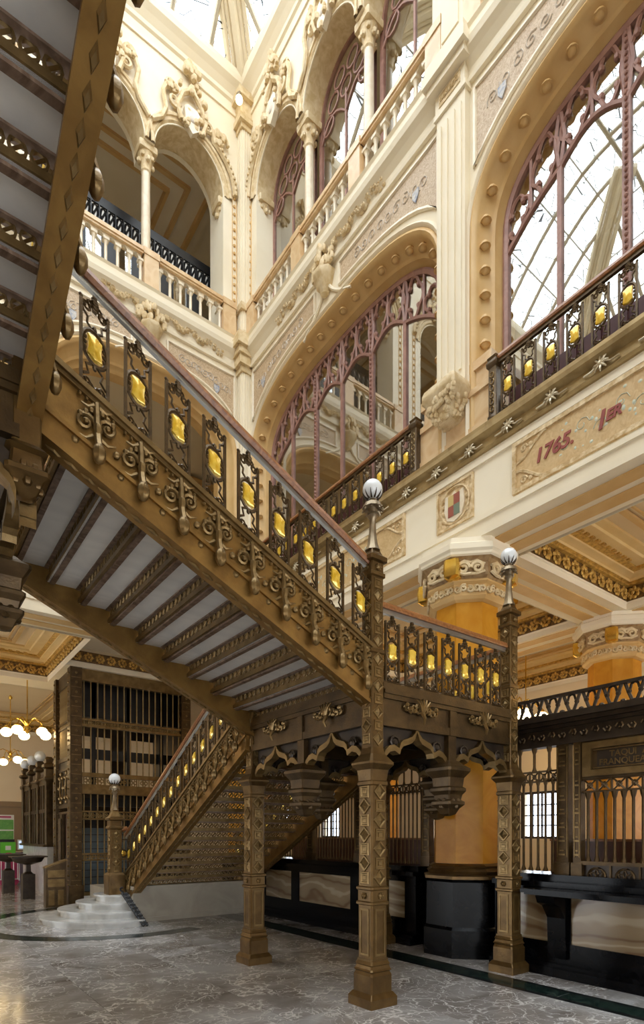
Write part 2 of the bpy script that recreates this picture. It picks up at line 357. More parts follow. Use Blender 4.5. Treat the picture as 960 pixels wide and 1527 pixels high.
# mouldings and carved pieces of one bay, in bay coordinates (s along the wall, d out of it, z up)
PIECES = {}
def bay_pieces(kind, bd):
    w, c, a, S, half = bd['w'], bd['c'], bd['a'], bd['S'], bd['half']
    L = []
    arch = bd['arch']
    L.append(('archivolt', MB().sweep(arch, [(.02, -.60), (.0, -.36), (.03, -.33), (.05, -.30), (.06, -.22), (.085, -.20), (.10, -.19), (.13, -.12), (.175, -.07), (.18, -.02), (.20, .02), (.235, .045), (.27, .03), (.285, 0.0)]).mesh('archivolt', 'ochre')))
    L.append(('hood_mould', MB().sweep(arch, [(.27, 0), (.28, .035), (.31, .06), (.34, .035), (.35, 0)]).mesh('hood_mould', 'cream')))
    # frieze and fascia on the beam
    L.append(('fascia', MB().box(0, w, 0, .05, 5.42, 5.50).box(0, w, 0, .03, 5.50, 5.62).box(0, w, 0, .055, 5.62, 5.68).box(0, w, 0, .03, 6.36, 6.46).mesh('fascia', 'cream', False)))
    fr = [(.5 * w - (1.95 if kind == 'R' else 1.25), .5 * w + (1.95 if kind == 'R' else 1.25))] if kind == 'K' else [(.95, 4.72)]
    for s0, s1 in fr:
        z0, z1 = 5.78, 6.30
        L.append(('frieze_field', MB().box(s0, s1, 0, .012, z0, z1).mesh('frieze_field', 'mosaic_gold', False)))
        f = MB()
        for b in ((s0 - .05, s1 + .05, z0 - .05, z0), (s0 - .05, s1 + .05, z1, z1 + .05)): f.box(b[0], b[1], 0, .035, b[2], b[3])
        f.box(s0 - .05, s0, 0, .035, z0, z1).box(s1, s1 + .05, 0, .035, z0, z1)
        zm = (z0 + z1) / 2
        for e, sg in ((s0, 1), (s1, -1)):
            for sz in (1, -1):
                P = [(e + sg * (.0 + .40 * t), .012, zm + sz * (.05 + .21 * (.5 + .5 * math.sin(PI * (t - .5))))) for t in [i / 8 for i in range(9)]]
                f.tube(P, .022, 5)
                f.tube(spiral(e + sg * .10, zm + sz * .19, .05, .012, 0, 1.2, 10, .015), .014, 4)
                f.ball((e + sg * .19, .015, zm + sz * .2), .03, 6, 4, sy=.5)
        L.append(('frieze_frame', f.mesh('frieze_frame', 'carved')))
        v = MB(); n = int((s1 - s0 - .9) / .21)
        for i in range(n):
            x = s0 + .5 + (i + .5) * (s1 - s0 - 1.0) / n; sg = 1 if i % 2 else -1
            v.tube(spiral(x, zm + sg * .06, .085, .02, 0 if sg > 0 else PI, 1.1 * sg, 9, .014), .005, 4)
            for q in range(5): v.ball((x + random.uniform(-.11, .11), .012, zm + random.uniform(-.2, .2)), random.uniform(.012, .024), 5, 4, sy=.2, sz=random.uniform(.6, 1.4))
        L.append(('vine', v.mesh('vine', 'mosaic_leaf')))
    if kind == 'R':                                  # square coat-of-arms panels by the pier
        for s0 in (.33, w - .62):
            s1 = s0 + .5 if s0 > 1 else s0 + .3
            if s0 < 1: continue
        s0, s1, z0, z1 = w - .28, w + .28, 5.78, 6.30
        f = MB().box(s0 - .03, s1 + .03, 0, .03, z0 - .03, z0).box(s0 - .03, s1 + .03, 0, .03, z1, z1 + .03).box(s0 - .03, s0, 0, .03, z0, z1).box(s1, s1 + .03, 0, .03, z0, z1).box(s0, s1, 0, .008, z0, z1)
        f.tube([(w + .24 * math.cos(2 * PI * i / 20), .014, 6.04 + .24 * math.sin(2 * PI * i / 20)) for i in range(20)], .018, 5, True)
        for sg in (-1, 1):
            for q in range(4): f.ball((w + sg * .2, .012, 5.9 + q * .09), .035, 6, 4, sy=.5)
        L.append(('arms_frame', f.mesh('arms_frame', 'carved')))
        L.append(('arms_mantle', MB().prism([(w - .15, 6.2), (w - .05, 6.17), (w, 6.22), (w + .05, 6.17), (w + .15, 6.2), (w + .17, 6.0), (w + .12, 5.86), (w, 5.81), (w - .12, 5.86), (w - .17, 6.0)], .0, .03).mesh('arms_mantle', 'ivory', False)))
        for q, (sa, za, m) in enumerate(((-.095, 6.03, 'shield_gold'), (0, 6.03, 'shield_red'), (-.095, 5.89, 'shield_red'), (0, 5.89, 'shield_green'))):
            L.append(('arms_quarter', MB().box(w + sa, w + sa + .095, .03, .04, za, za + .14).mesh('arms_quarter', m, False)))
    # balcony ledge: brass moulding
    lg = MB()
    prof = [(0, 6.46), (.06, 6.46), (.07, 6.50), (.05, 6.52), (.05, 6.62), (.09, 6.64), (.13, 6.66), (.15, 6.70), (.15, 6.745), (-.3, 6.75)]
    lg.strip([[(s, d, z) for s in (0, w)] for d, z in prof])
    L.append(('balcony_ledge', lg.mesh('balcony_ledge', 'brass', False)))
    # spandrel panels
    ar = arch(.46)
    for sg in (-1, 1):
        n = 12; s_in = c - sg * .42 if False else c + sg * .35; s_out = c + sg * (a + .2)
        up, lo = [], []
        for i in range(n + 1):
            s = s_in + (s_out - s_in) * i / n
            z = zat(ar, s); zt = 11.28
            if i == 0: zt = max(z + .02, zt)
            up.append((s, zt)); lo.append((s, min(z + .02, zt - .0)))
        up[0] = (up[0][0], lo[0][1] + .36); up[1] = (up[1][0], min(11.28, lo[1][1] + .45))
        poly = up + lo[::-1]
        L.append(('spandrel_field', MB().prism(poly, 0, .012).mesh('spandrel_field', 'mosaic', False)))
        L.append(('spandrel_frame', MB().tube([(p, .012, q) for p, q in poly], .030, 6, True).mesh('spandrel_frame', 'ivory')))
        x = s_out - sg * .42; z = 10.82
        L.append(('tile_shield', MB().prism([(x - .06, z + .08), (x + .06, z + .08), (x + .06, z - .01), (x, z - .10), (x - .06, z - .01)], 0.0, .03).mesh('tile_shield', 'blue_tile', False)))
        sw = MB()
        for i in range(2, n - 1):
            s = s_in + (s_out - s_in) * (i + .5) / n; zz = (zat(ar, s) + 11.28) / 2
            sw.tube(spiral(s, zz, .09, .02, i, 1.3 if i % 2 else -1.3, 10, .014), .010, 4)
        L.append(('spandrel_scroll', sw.mesh('spandrel_scroll', 'lilac')))
    # ogee stem and bracket under the upper ledge
    st = MB()
    for sg in (-1, 1):
        st.tube([(c + sg * (.05 + .62 * t * t), .03, 11.25 - .62 * t) for t in [i / 8 for i in range(9)]], .035, 6, r2=.02)
    L.append(('ogee_rib', st.mesh('ogee_rib', 'cream')))
    bk = MB().lathe([(.07, 10.98), (.10, 11.06), (.15, 11.12), (.17, 11.2), (.20, 11.24), (.20, 11.32), (.15, 11.34)], 8, (c, .05, 0), PI / 8)
    L.append(('bracket', bk.mesh('bracket', 'stone')))
    lf = MB()
    for i in range(60):
        t = random.uniform(-1, 1); q = abs(t)
        lf.ball((c + t * .28, .10 + random.uniform(0, .12) * (1 - q), 11.38 + random.uniform(0, .34) * (1 - .5 * q)), .052 * (1 - .3 * q), 6, 4, sz=1.5)
    for sg in (-1, 1):
        for i in range(15):
            x = c + sg * (.3 + i * .085); r = .075 - i * .0032
            lf.ball((x, .06, 11.66 + .05 * math.sin(i * 1.3) - i * .006), r, 6, 4, sx=1.2)
            lf.tube(spiral(x, 11.62 + .05 * math.sin(i * 1.3), r * .9, .01, i, 1.1, 7, .11), .014, 4)
    L.append(('leaf_garland', lf.mesh('leaf_garland', 'stone')))
    # string course under the upper floor and ledge
    prof = [(0, 11.42), (.05, 11.42), (.06, 11.47), (.04, 11.49), (.04, 11.58), (.10, 11.66), (.16, 11.72), (.18, 11.80), (.18, 11.86), (.14, 11.88), (.14, 11.96), (.17, 12.0), (.0, 12.01)]
    L.append(('string_course', MB().strip([[(s, d, z) for s in (-.0, w)] for d, z in prof]).mesh('string_course', 'cream', False)))
    # upper arcade
    for i, u in enumerate(bd['ups']):
        L.append(('upper_archivolt', MB().sweep(lambda n, u=u: u(n)[1:-1], [(-.01, -.5), (0, -.02), (.02, .0), (.05, .03), (.06, .015), (.12, .015), (.13, .04), (.17, .05), (.20, .03), (.205, 0)]).mesh('upper_archivolt', 'stone')))
    # bead strings beside and over the arcade
    for sg in (-1, 1):
        x = S[0] - .16 if sg < 0 else S[-1] + .16
        mb = MB()
        for i in range(14): mb.ball((x, .005, 12.9 + i * .165), .034, 6, 4)
        mb.box(x - .055, x - .045, 0, .015, 12.1, 15.1).box(x + .045, x + .055, 0, .015, 12.1, 15.1)
        L.append(('bead_string', mb.mesh('bead_string', 'ochre')))
    # scrolled hood over the arcade, with leaf clusters and cartouches
    hd = MB(); lv = MB(); ct = MB(); ci = MB()
    outer = S[0] - .16, S[-1] + .16
    for sg, x0, xi in ((-1, outer[0], S[1]), (1, outer[1], S[-2])):
        cx = (x0 + xi) / 2 + sg * .05; pts = []
        for i in range(11):
            t = i / 10; a0 = PI * .5 * t
            pts.append((cx + sg * (abs(x0 - cx)) * math.cos(a0 * .72), .05, 15.05 + .86 * math.sin(a0 * .72)))
        e = pts[-1]
        pts += [(e[0] - sg * .02 * k, .06, e[2] + .10 * k) for k in range(1, 3)]
        hd.tube(pts, .055, 6)
        hd.tube(spiral(e[0] + sg * .14, e[2] + .12, .17, .03, 0 if sg > 0 else PI, 1.3 * sg, 14, .07), .04, 6, r2=.025)
        for k in range(9):
            p = pts[min(len(pts) - 1, 1 + k)]; lv.ball((p[0] + .0, .1, p[2] + .02), .035, 6, 4)
        for k in range(9): lv.ball((e[0] + sg * (.14 + random.uniform(-.1, .1)), .08, e[2] + .12 + random.uniform(-.12, .12)), .07, 6, 4)
    mids = S[1:-1] if kind == 'R' else [S[1]]
    for x in mids:
        # junction scrolls above the colonnette
        for sg in (-1, 1):
            hd.tube([(x + sg * .03, .05, 15.35), (x + sg * .22, .06, 15.52), (x + sg * .30, .07, 15.75), (x + sg * .24, .07, 16.05), (x + sg * .32, .07, 16.25)], .045, 6)
            hd.tube(spiral(x + sg * .42, 16.25, .13, .03, PI if sg > 0 else 0, -1.2 * sg, 12, .07), .035, 5)
            for k in range(6): lv.ball((x + sg * (.42 + random.uniform(-.09, .09)), .08, 16.25 + random.uniform(-.1, .1)), .06, 6, 4)
    peaks = [(p + q) / 2 for p, q in zip(S, S[1:])]
    for x in peaks:
        ct.prism([(x - .17, 16.02), (x - .10, 16.10), (x + .10, 16.10), (x + .17, 16.02), (x + .14, 15.72), (x, 15.58), (x - .14, 15.72)], .02, .12)
        ci.ball((x, .12, 15.86), .07, 8, 5, sy=.3)
        for sg in (-1, 1):
            hd.tube([(x + sg * .22, .07, 15.75), (x + sg * .30, .08, 16.0), (x + sg * .20, .08, 16.28), (x + sg * .06, .08, 16.42), (x, .08, 16.55)], .05, 6)
            hd.tube(spiral(x + sg * .36, 16.02, .12, .03, PI if sg > 0 else 0, 1.3 * sg, 12, .07), .035, 5)
        for k in range(22): lv.ball((x + random.uniform(-.28, .28), .05 + random.uniform(0, .1), 15.7 + random.uniform(-.1, .95)), random.uniform(.035, .075), 6, 4)
        for k in range(12): lv.ball((x + random.uniform(-.17, .17), .12, 16.75 + random.uniform(-.12, .2)), .075, 6, 4)
    L.append(('scroll_hood', hd.mesh('scroll_hood', 'stone'))); L.append(('leaf_cluster', lv.mesh('leaf_cluster', 'stone')))
    L.append(('cartouche', ct.mesh('cartouche', 'ivory', False))); L.append(('cartouche_boss', ci.mesh('cartouche_boss', 'lilac')))
    # crowning cornice
    prof = [(0, 16.78), (.03, 16.78), (.03, 16.84), (.008, 16.86), (.008, 17.02), (.05, 17.05), (.06, 17.12), (.14, 17.22), (.22, 17.30), (.24, 17.40), (.24, 17.5), (-.2, 17.5)]
    L.append(('cornice', MB().strip([[(s, d, z) for s in (0, w)] for d, z in prof]).mesh('cornice', 'cream', False)))
    return L
PIECES['R'] = bay_pieces('R', BAYR); PIECES['K'] = bay_pieces('K', BAYK)

# colonnette of the upper arcade
def colonnette():
    return [('colonnette_base', MB().sq([(.13, 12.72), (.13, 12.8), (.11, 12.84)], .1).lathe([(.105, 12.84), (.115, 12.87), (.09, 12.91)], 12).mesh('colonnette_base', 'ivory')),
            ('colonnette_shaft', MB().lathe([(.09, 12.9), (.088, 13.6), (.08, 14.52)], 14).mesh('colonnette_shaft', 'pale_marble')),
            ('colonnette_capital', (lambda m: [m.ball((.13 * math.cos(k * PI / 4), .13 * math.sin(k * PI / 4), 14.70 + (k % 2) * .07), .05, 6, 4) for k in range(8)] and m)(
                MB().lathe([(.08, 14.5), (.10, 14.53), (.09, 14.56), (.10, 14.66), (.15, 14.80), (.16, 14.84)], 12).sq([(.17, 14.84), (.18, 14.88), (.18, 14.95), (.16, 14.96)], .12)).mesh('colonnette_capital', 'stone'))]
COLON = colonnette()
# stone balustrade of the upper floor, one span between two posts (length 1.68 or 1.66)
def stone_baluster():
    return MB().sq([(.045, 12.03), (.045, 12.07), (.03, 12.09)], .1).lathe([(.028, 12.09), (.030, 12.3), (.027, 12.44), (.05, 12.50)], 10).sq([(.055, 12.50), (.06, 12.54)], .1).mesh('baluster', 'ivory')
BAL_S = stone_baluster()
def cusp_arch(w):
    P = [(-w / 2, 12.62), (-w / 2, 12.53)] + [(-w / 2 + .03 + (w - .06) * i / 6, 12.53 + .08 * (1 - abs(i / 3 - 1) ** 1.6)) for i in range(7)] + [(w / 2, 12.53), (w / 2, 12.62)]
    return MB().prism(P, -.035, .035).mesh('arch_head', 'ivory', False)
CUSP = cusp_arch(.215)
def balustrade(M, label, length, last=True):
    t = thing('stone_balustrade', label, 'balustrade', M=M, group='stone balustrades of the upper arcade')
    n = round((length - .3) / .215); w = .215; x0 = length / 2 - n * w / 2 - .003
    e = length - .165
    B('handrail', MB().box(.13, e, -.08, .09, 12.62, 12.66).box(.13, e, -.1, .11, 12.66, 12.73), 'rose_marble', t, smooth=False)
    B('plinth_rail', MB().box(.13, e, -.07, .08, 12.0, 12.035), 'ivory', t, smooth=False)
    for i in range(n):
        put('arch_head', CUSP, t, loc=(x0 + (i + .5) * w, 0, 0))
    for i in range(n + 1): put('baluster', BAL_S, t, loc=(x0 + i * w, 0, 0))
    for x in (0, length):
        if x and not last: continue
        B('post', MB().box(x - .14, x + .14, -.1, .11, 12.0, 12.62).box(x - .155, x + .155, -.115, .125, 12.62, 12.74), 'rose_marble', t, smooth=False)
    return t

ORD = ['first', 'second', 'third', 'fourth', 'fifth', 'sixth', 'seventh', 'eighth', 'ninth']
def dress(side, M, kind, bays, rails=True):
    bd = BAYR if kind == 'R' else BAYK
    for k in bays:
        for nm, me in PIECES[kind]: put(nm, me, WALLS[side], M=Matrix.Translation((k * bd['w'], 0, 0)))
        for x in bd['S']:
            for nm, me in COLON: put(nm, me, WALLS[side], M=T((k * bd['w'] + x, -.22, 0)))
        if rails:
            for i, (p, q) in enumerate(zip(bd['S'], bd['S'][1:])):
                lab = 'stone balustrade on the %s wall upper arcade, %s span from the far corner' % (side, ORD[i + k * (len(bd['S']) - 1)])
                balustrade(M(k) @ T((p, .0, 0)), lab, q - p, i == len(bd['S']) - 2)
dress('right', MR, 'R', (0, 1, 2))
dress('back', MBK, 'K', (0, 1, 2))
dress('left', ML, 'R', (0, 1, 2), rails=False)

# bosses along the two wide arches of the right wall, one object each
boss = MB().ball((0, 0, 0), .058, 10, 6).lathe([(.075, -.02), (.07, .0), (.05, .012)], 10).mesh('rosette_boss', 'ochre')
P = BAYR['arch'](.125)
acc = 0; lens = []
for (a, z), (b, w_) in zip(P, P[1:]): lens.append(math.hypot(b - a, w_ - z))
tot = sum(lens); nb = int(tot / .315)
for k in (0, 1):
    for i in range(nb + 1):
        d = tot * i / nb; j = 0
        while j < len(lens) - 1 and d > lens[j]: d -= lens[j]; j += 1
        (a, z), (b, w_) = P[j], P[j + 1]; f = d / max(lens[j], 1e-6)
        put('rosette_boss', boss, WALLS['right'], M=T((k * BR + a + (b - a) * f, -.10, z + (w_ - z) * f)))

# pilasters, pedestals, consoles of the right wall, corner pilaster
def pilaster(side, M, s):
    f = MB().box(s - .24, s + .24, 0, .10, 7.5, 11.35)
    for q in (-.17, -.06, .06, .17): f.box(s + q - .022, s + q + .022, .10, .125, 7.7, 11.2)
    B('pilaster', f, 'cream', WALLS[side], smooth=False)
    cp = MB().box(s - .27, s + .27, 0, .13, 11.35, 11.42).box(s - .25, s + .25, 0, .12, 11.42, 11.66).box(s - .32, s + .32, 0, .22, 11.66, 11.76).box(s - .36, s + .36, 0, .28, 11.76, 11.90).box(s - .33, s + .33, 0, .25, 11.9, 12.02)
    B('pilaster_capital', cp, 'cream', WALLS[side], smooth=False)
    pn = MB().box(s - .18, s + .18, .12, .13, 11.46, 11.62)
    for i in range(6): pn.tube(spiral(s - .13 + i * .052, 11.54, .035, .01, i, 1.2, 8, .135), .010, 4)
    B('carved_panel', pn, 'carved', WALLS[side])
    B('upper_pilaster', MB().box(s - .22, s + .22, 0, .10, 12.0, 16.8).box(s - .14, s + .14, .1, .12, 12.3, 16.5), 'cream', WALLS[side], smooth=False)
    co = MB().sq([(.10, 7.08), (.16, 7.12), (.19, 7.25), (.25, 7.34), (.28, 7.38), (.28, 7.46), (.26, 7.52)], .1, (s, .10, 0))
    B('console', co, 'stone', WALLS[side])
    cl = MB()
    for i in range(40):
        z = random.uniform(7.1, 7.34); r = .12 + (z - 7.08) * .55
        cl.ball((s + random.uniform(-r, r), .1 + r + .0, z), .04, 6, 4); cl.ball((s + random.choice((-1, 1)) * r, .1 + random.uniform(-.05, r), z), .04, 6, 4)
    B('console_leaves', cl, 'stone', WALLS[side])
    pe = MB().box(s - .62, s + .62, -.3, .02, 6.75, 7.30).box(s - .64, s + .64, -.3, .04, 6.75, 6.90).box(s - .60, s + .60, -.3, .05, 7.30, 7.38).box(s - .56, s + .56, -.3, .0, 7.38, 7.62).box(s - .60, s + .60, -.3, .03, 7.62, 7.74)
    B('pedestal', pe, 'rose_marble', WALLS[side], smooth=False)
for k in (1, 2): pilaster('right', MR, BR * k)
for side, sx in (('right', 0), ):
    f = MB().box(0, .20, 0, .20, 5.5, 17.3)
    for q in (.05, .10, .15): f.box(q - .012, q + .012, .2, .215, 6.9, 11.3).box(.2, .215, q - .012, q + .012, 6.9, 11.3)
    for q in (.05, .10, .15): f.box(q - .012, q + .012, .2, .215, 12.2, 16.6).box(.2, .215, q - .012, q + .012, 12.2, 16.6)
    B('corner_pilaster', f, 'cream', WALLS[side], smooth=False)
    B('corner_bracket', MB().box(0, .24, 0, .24, 11.30, 11.42).box(0, .30, 0, .30, 11.42, 11.60).box(0, .34, 0, .34, 11.60, 11.74).box(0, .40, 0, .40, 11.74, 11.90).box(0, .36, 0, .36, 11.9, 12.02)
      .box(0, .25, 0, .25, 12.6, 12.74), 'stone', WALLS[side], smooth=False)
    B('corner_cap', MB().box(0, .24, 0, .24, 16.4, 16.5).box(0, .3, 0, .3, 16.5, 16.62).box(0, .26, 0, .26, 16.62, 16.95).box(0, .34, 0, .34, 16.95, 17.1), 'stone', WALLS[side], smooth=False)
bl = thing('bulb_lamp', 'small lit bulb on the corner pilaster under the glass roof', 'lamp', loc=(XW - .36, YW - .36, 16.72))
B('bulb', MB().ball((0, 0, 0), .075, 12, 8), 'bulb', bl); B('lamp_cup', MB().lathe([(.05, .06), (.06, .09), (.04, .13)], 10), 'lamp_metal', bl)

# ------------------------------------------------------------------ galleries around the court
def struct(name, mb, m, label, cat, parent=None, smooth=False):
    return tag(B(name, mb, m, parent, smooth=smooth), label, cat, kind='structure')
XO, YO, XLO = 13.6, 24.2, -13.0
# outer walls; window openings along the right outer wall let daylight in
wins = [2.6, 5.6, 8.55, 11.6, 14.6, 17.6, 20.6]
ow = MB(); y = YF - 7
for wy in wins:
    ow.box(XO, XO + .4, y, wy - .62, 0, 17.6); ow.box(XO, XO + .4, wy - .62, wy + .62, 0, 1.5); ow.box(XO, XO + .4, wy - .62, wy + .62, 2.75, 17.6); y = wy + .62
ow.box(XO, XO + .4, y, YO + .4, 0, 17.6)
wall_outer = struct('wall_outer', ow, 'plaster', 'beige outer wall of the right gallery with daylight windows', 'wall')
struct('wall_far', MB().box(XLO, XO, YO, YO + .4, 0, 17.6), 'plaster', 'plain beige far wall behind the lift cage', 'wall')
struct('wall_entrance', MB().box(XLO - .4, XLO, YF - 7, 11.5, 0, 17.6).box(XLO - .4, XLO, 21.5, YO, 0, 17.6).box(XLO - .4, XLO, 11.5, 21.5, 3.6, 17.6), 'plaster', 'beige outer wall on the left with a wide entrance', 'wall')
ws_ = MB().box(XLO - .4, XO + .4, YF - 7.4, YF - 7, 4.8, 17.6)
for i in range(8): ws_.box(XLO + i * 3.6, XLO + .9 + i * 3.6, YF - 7.4, YF - 7, 0, 4.8)  # gaps out of view, opened as doorways to brighten the stair undersides
struct('wall_street', ws_, 'plaster', 'beige street wall behind the viewer with tall doorways added to let in light', 'wall')
for i, wy in enumerate(wins):
    w = tag(thing('window_%d' % (i + 1), 'daylight window with muntins in the outer wall, %s from the near end' % ORD[i], 'window', loc=(XO + .1, wy, 0)), kind='structure')
    B('window_frame', MB().box(0, .08, -.62, -.56, 1.5, 2.75).box(0, .08, .56, .62, 1.5, 2.75).box(0, .08, -.62, .62, 2.69, 2.75).box(0, .08, -.62, .62, 1.5, 1.56), 'bronze_dark', w, smooth=False)
    for q in (-.28, 0, .28): B('muntin', MB().box(.01, .06, q - .02, q + .02, 1.52, 2.7), 'bronze_dark', w, smooth=False)
    for q in (1.85, 2.12, 2.4): B('muntin', MB().box(.01, .06, -.56, .56, q - .015, q + .015), 'bronze_dark', w, smooth=False)
    B('pane', MB().box(.03, .036, -.56, .56, 1.52, 2.7), 'frosted', w, smooth=False)
# floor slabs and roofs of the upper storeys
def ring_slab(mb, z0, z1, inner=.75):
    mb.box(XW + inner, XO, YF - 7, YO, z0, z1).box(XLO, XL - inner, YF - 7, YO, z0, z1).box(XL - inner, XW + inner, YW + inner, YO, z0, z1).box(XL - inner, XW + inner, YF - 7, YF - inner, z0, z1)
    return mb
struct('ceiling', ring_slab(MB(), 6.05, 6.5), 'plaster', 'cream ceiling over the ground floor galleries', 'ceiling')
struct('ceiling_upper', ring_slab(MB(), 11.55, 12.0, .6), 'cream', 'cream ceiling over the first floor galleries', 'ceiling')
struct('ceiling_top', ring_slab(MB(), 16.3, 17.6, .6), 'cream', 'cream ceiling over the second floor galleries', 'ceiling')
struct('wall_corridor', MB().box(9.4, 9.6, YF, YW + 4.5, 6.5, 17.0), 'plaster', 'beige corridor wall behind the glazed arches', 'wall')
struct('wall_gallery', MB().box(XLO, 9.4, YW + 4.2, YW + 4.4, 6.5, 17.0), 'plaster', 'beige wall at the back of the upper galleries', 'wall')

# leaf frieze: one cluster
def leaf_unit():
    m = MB()
    m.tube([(-.12 + .24 * t, .02, .05 * math.sin(2 * PI * t)) for t in [i / 8 for i in range(9)]], .012, 5)
    for k in range(7):
        a = 2 * PI * k / 7; m.ball((.075 * math.cos(a), .025, .075 * math.sin(a)), .042, 6, 4, sx=1 if k % 2 else .8, sy=.5, sz=.8 if k % 2 else 1)
    m.ball((0, .045, 0), .03, 6, 4)
    return m
LEAF = leaf_unit()
def leaf_run(p, q, z, nrm, h=.22):
    """row of gilt leaves from p to q (xy), facing nrm"""
    p, q = Vector(p), Vector(q); L = (q - p).length; n = max(1, int(L / .24)); mb = MB(); t = (q - p) / L
    for i in range(n):
        c = p + t * (L * (i + .5) / n)
        M = Matrix(((t.x, nrm[0], 0, c.x), (t.y, nrm[1], 0, c.y), (0, 0, h / .22, z), (0, 0, 0, 1)))
        mb.merge(LEAF, M)
    return mb
def coffer(name, label, x0, x1, y0, y1, zs=5.42, zc=6.05, leaves=True, inner=True):
    x0 += .012; y0 += .012; x1 -= .012; y1 -= .012
    t = tag(thing(name, label, 'ceiling', loc=(0, 0, 0)), kind='structure')
    def ring(prof, m, nm, smooth=False):
        mb = MB(); rows = []
        for ins, z in prof: rows.append([(x0 + ins, y0 + ins, z), (x1 - ins, y0 + ins, z), (x1 - ins, y1 - ins, z), (x0 + ins, y1 - ins, z)])
        mb.loft(rows, closed=True, cap=False); B(nm, mb, m, t, smooth=smooth)
    ring([(-.008, zs - .004), (0, zs - .004), (0, zs + .09), (.015, zs + .10), (.02, zs + .12)], 'cream', 'edge_band')
    ring([(.01, zs + .12), (.01, zs + .36)], 'gilt_dark', 'frieze_ground')
    ring([(.01, zs + .36), (.06, zs + .37), (.06, zs + .40), (.10, zs + .41)], 'gilt', 'gilt_bead')
    ring([(.10, zs + .41), (.10, zs + .45), (.22, zs + .47), (.22, zs + .50)], 'warm_cream', 'cove')
    ring([(.22, zs + .50), (.30, zs + .51), (.30, zs + .54)], 'gilt', 'gilt_band')
    ring([(.30, zs + .54), (.48, zs + .55), (.50, zs + .58), (.62, zs + .59), (.62, zs + .63)], 'warm_cream', 'inner_cove')
    if inner:
        ring([(.85, zc - .03), (.85, zc - .07), (.93, zc - .07), (.93, zc - .03)], 'ochre', 'panel_moulding')
        ring([(1.0, zc - .03), (1.0, zc - .055), (1.03, zc - .055), (1.03, zc - .03)], 'ochre', 'panel_bead')
        B('dentil_row', (lambda m: [m.box(x0 + .32 + i * .16, x0 + .40 + i * .16, yy, yy + .05, zs + .52, zs + .56) for i in range(int((x1 - x0 - .7) / .16)) for yy in (y0 + .31, y1 - .36)] and m)(MB()), 'gilt', t, smooth=False)
    if leaves:
        mb = MB()
        for p, q, n in (((x0, y1), (x1, y1), (0, -1)), ((x1, y0), (x1, y1), (-1, 0))): mb.merge(leaf_run(p, q, zs + .24, n))
        B('leaf_frieze', mb, 'gilt', t)
    return t
yc = YW - BR
coffer('ceiling_coffer', 'deep gilded ceiling coffer in front of the near yellow column', 6.85, 9.95, yc - 4.9, yc - .42)
coffer('ceiling_coffer', 'gilded ceiling coffer beyond the near yellow column', 6.85, 9.95, yc + .42, yc + 4.9)
coffer('ceiling_coffer', 'gilded ceiling coffer along the outer wall, near end', 10.75, XO - .02, yc - 4.9, yc - .42)
coffer('ceiling_coffer', 'gilded ceiling coffer along the outer wall, far end', 10.75, XO - .02, yc + .42, yc + 4.9)
coffer('ceiling_coffer', 'gilded ceiling coffer left of the lift cage', -2.0, 3.1, 11.6, 15.5)
coffer('ceiling_coffer', 'gilded ceiling coffer over the chandeliers by the far wall', -2.0, 5.0, 16.3, YO - .02)
# dropped beams between the coffers
bm_ = MB()
bm_.box(6.8, XO, yc - .42, yc + .42, 5.42, 6.06).box(9.95, 10.75, YF, YW + .4, 5.42, 6.06)
bm_.box(6.8, XO, YW - .43, YW + .9, 5.42, 6.06).box(3.1, 6.8, 13.65, 16.3, 5.42, 6.06).box(3.1, 6.0, 11.5, 13.65, 5.85, 6.06).box(-3.0, 3.1, 15.5, 16.3, 5.42, 6.06).box(-3.0, -2.0, 11.5, YO, 5.42, 6.06).box(5.0, 6.8, 16.3, YO, 5.42, 6.06)
trim1 = struct('trim_1', bm_, 'cream', 'cream ceiling beams between the gallery columns', 'beam')
B('leaf_frieze', leaf_run((3.2, 13.65), (6.0, 13.65), 5.66, (0, -1)), 'gilt', trim1)
B('frieze_ground', MB().box(3.1, 6.0, 13.62, 13.65, 5.54, 5.78), 'gilt_dark', trim1, smooth=False)
sof = MB()
for yy in (yc - .26, yc + .06): sof.box(6.9, XO, yy, yy + .2, 5.405, 5.42)
sof.box(10.03, 10.25, YF, YW, 5.405, 5.42).box(10.45, 10.67, YF, YW, 5.405, 5.42)
for d in (.12, .44):
    sof.box(XW + d, XW + d + .2, YF, YW, 5.405, 5.42); sof.box(XL, XW, YW + d, YW + d + .2, 5.405, 5.42)
B('soffit_band', sof, 'ochre', trim1, smooth=False)
# first and second floor gallery cornices seen through the open arches of the back wall
trim2 = struct('trim_2', MB().box(XL, 9, YW + 4.0, YW + 4.2, 11.2, 11.3).box(XL, 9, YW + 3.9, YW + 4.2, 11.3, 11.45).box(XL, 9, YW + 4.1, YW + 4.2, 9.6, 9.8).box(XL, 9, YW + 4.12, YW + 4.2, 8.2, 8.3), 'ochre', 'ochre cornice bands on the back gallery wall', 'cornice')
for k in range(3):
    x1 = XW - k * BK - .1; x0 = x1 - BK + .2
    t = tag(thing('ceiling_coffer', 'stepped ceiling panel above the upper arcade, %s bay from the corner' % ORD[k], 'ceiling'), kind='structure')
    for j, (i0, i1, z, m) in enumerate(((0, .18, 16.1, 'cream'), (.18, .26, 16.0, 'ochre'), (.26, .6, 16.15, 'cream'), (.6, .68, 16.08, 'ochre'), (.68, .95, 16.2, 'cream'), (.95, 1.02, 16.12, 'ochre'))):
        ya, yb = YW + .65, YW + 4.1
        B('panel_step', MB().loft([[(x0 + i, ya + i, zz), (x1 - i, ya + i, zz), (x1 - i, yb - i, zz), (x0 + i, yb - i, zz)] for i, zz in ((i0, 16.3), (i0, z), (i1, z), (i1, 16.3))], cap=False), m, t, smooth=False)

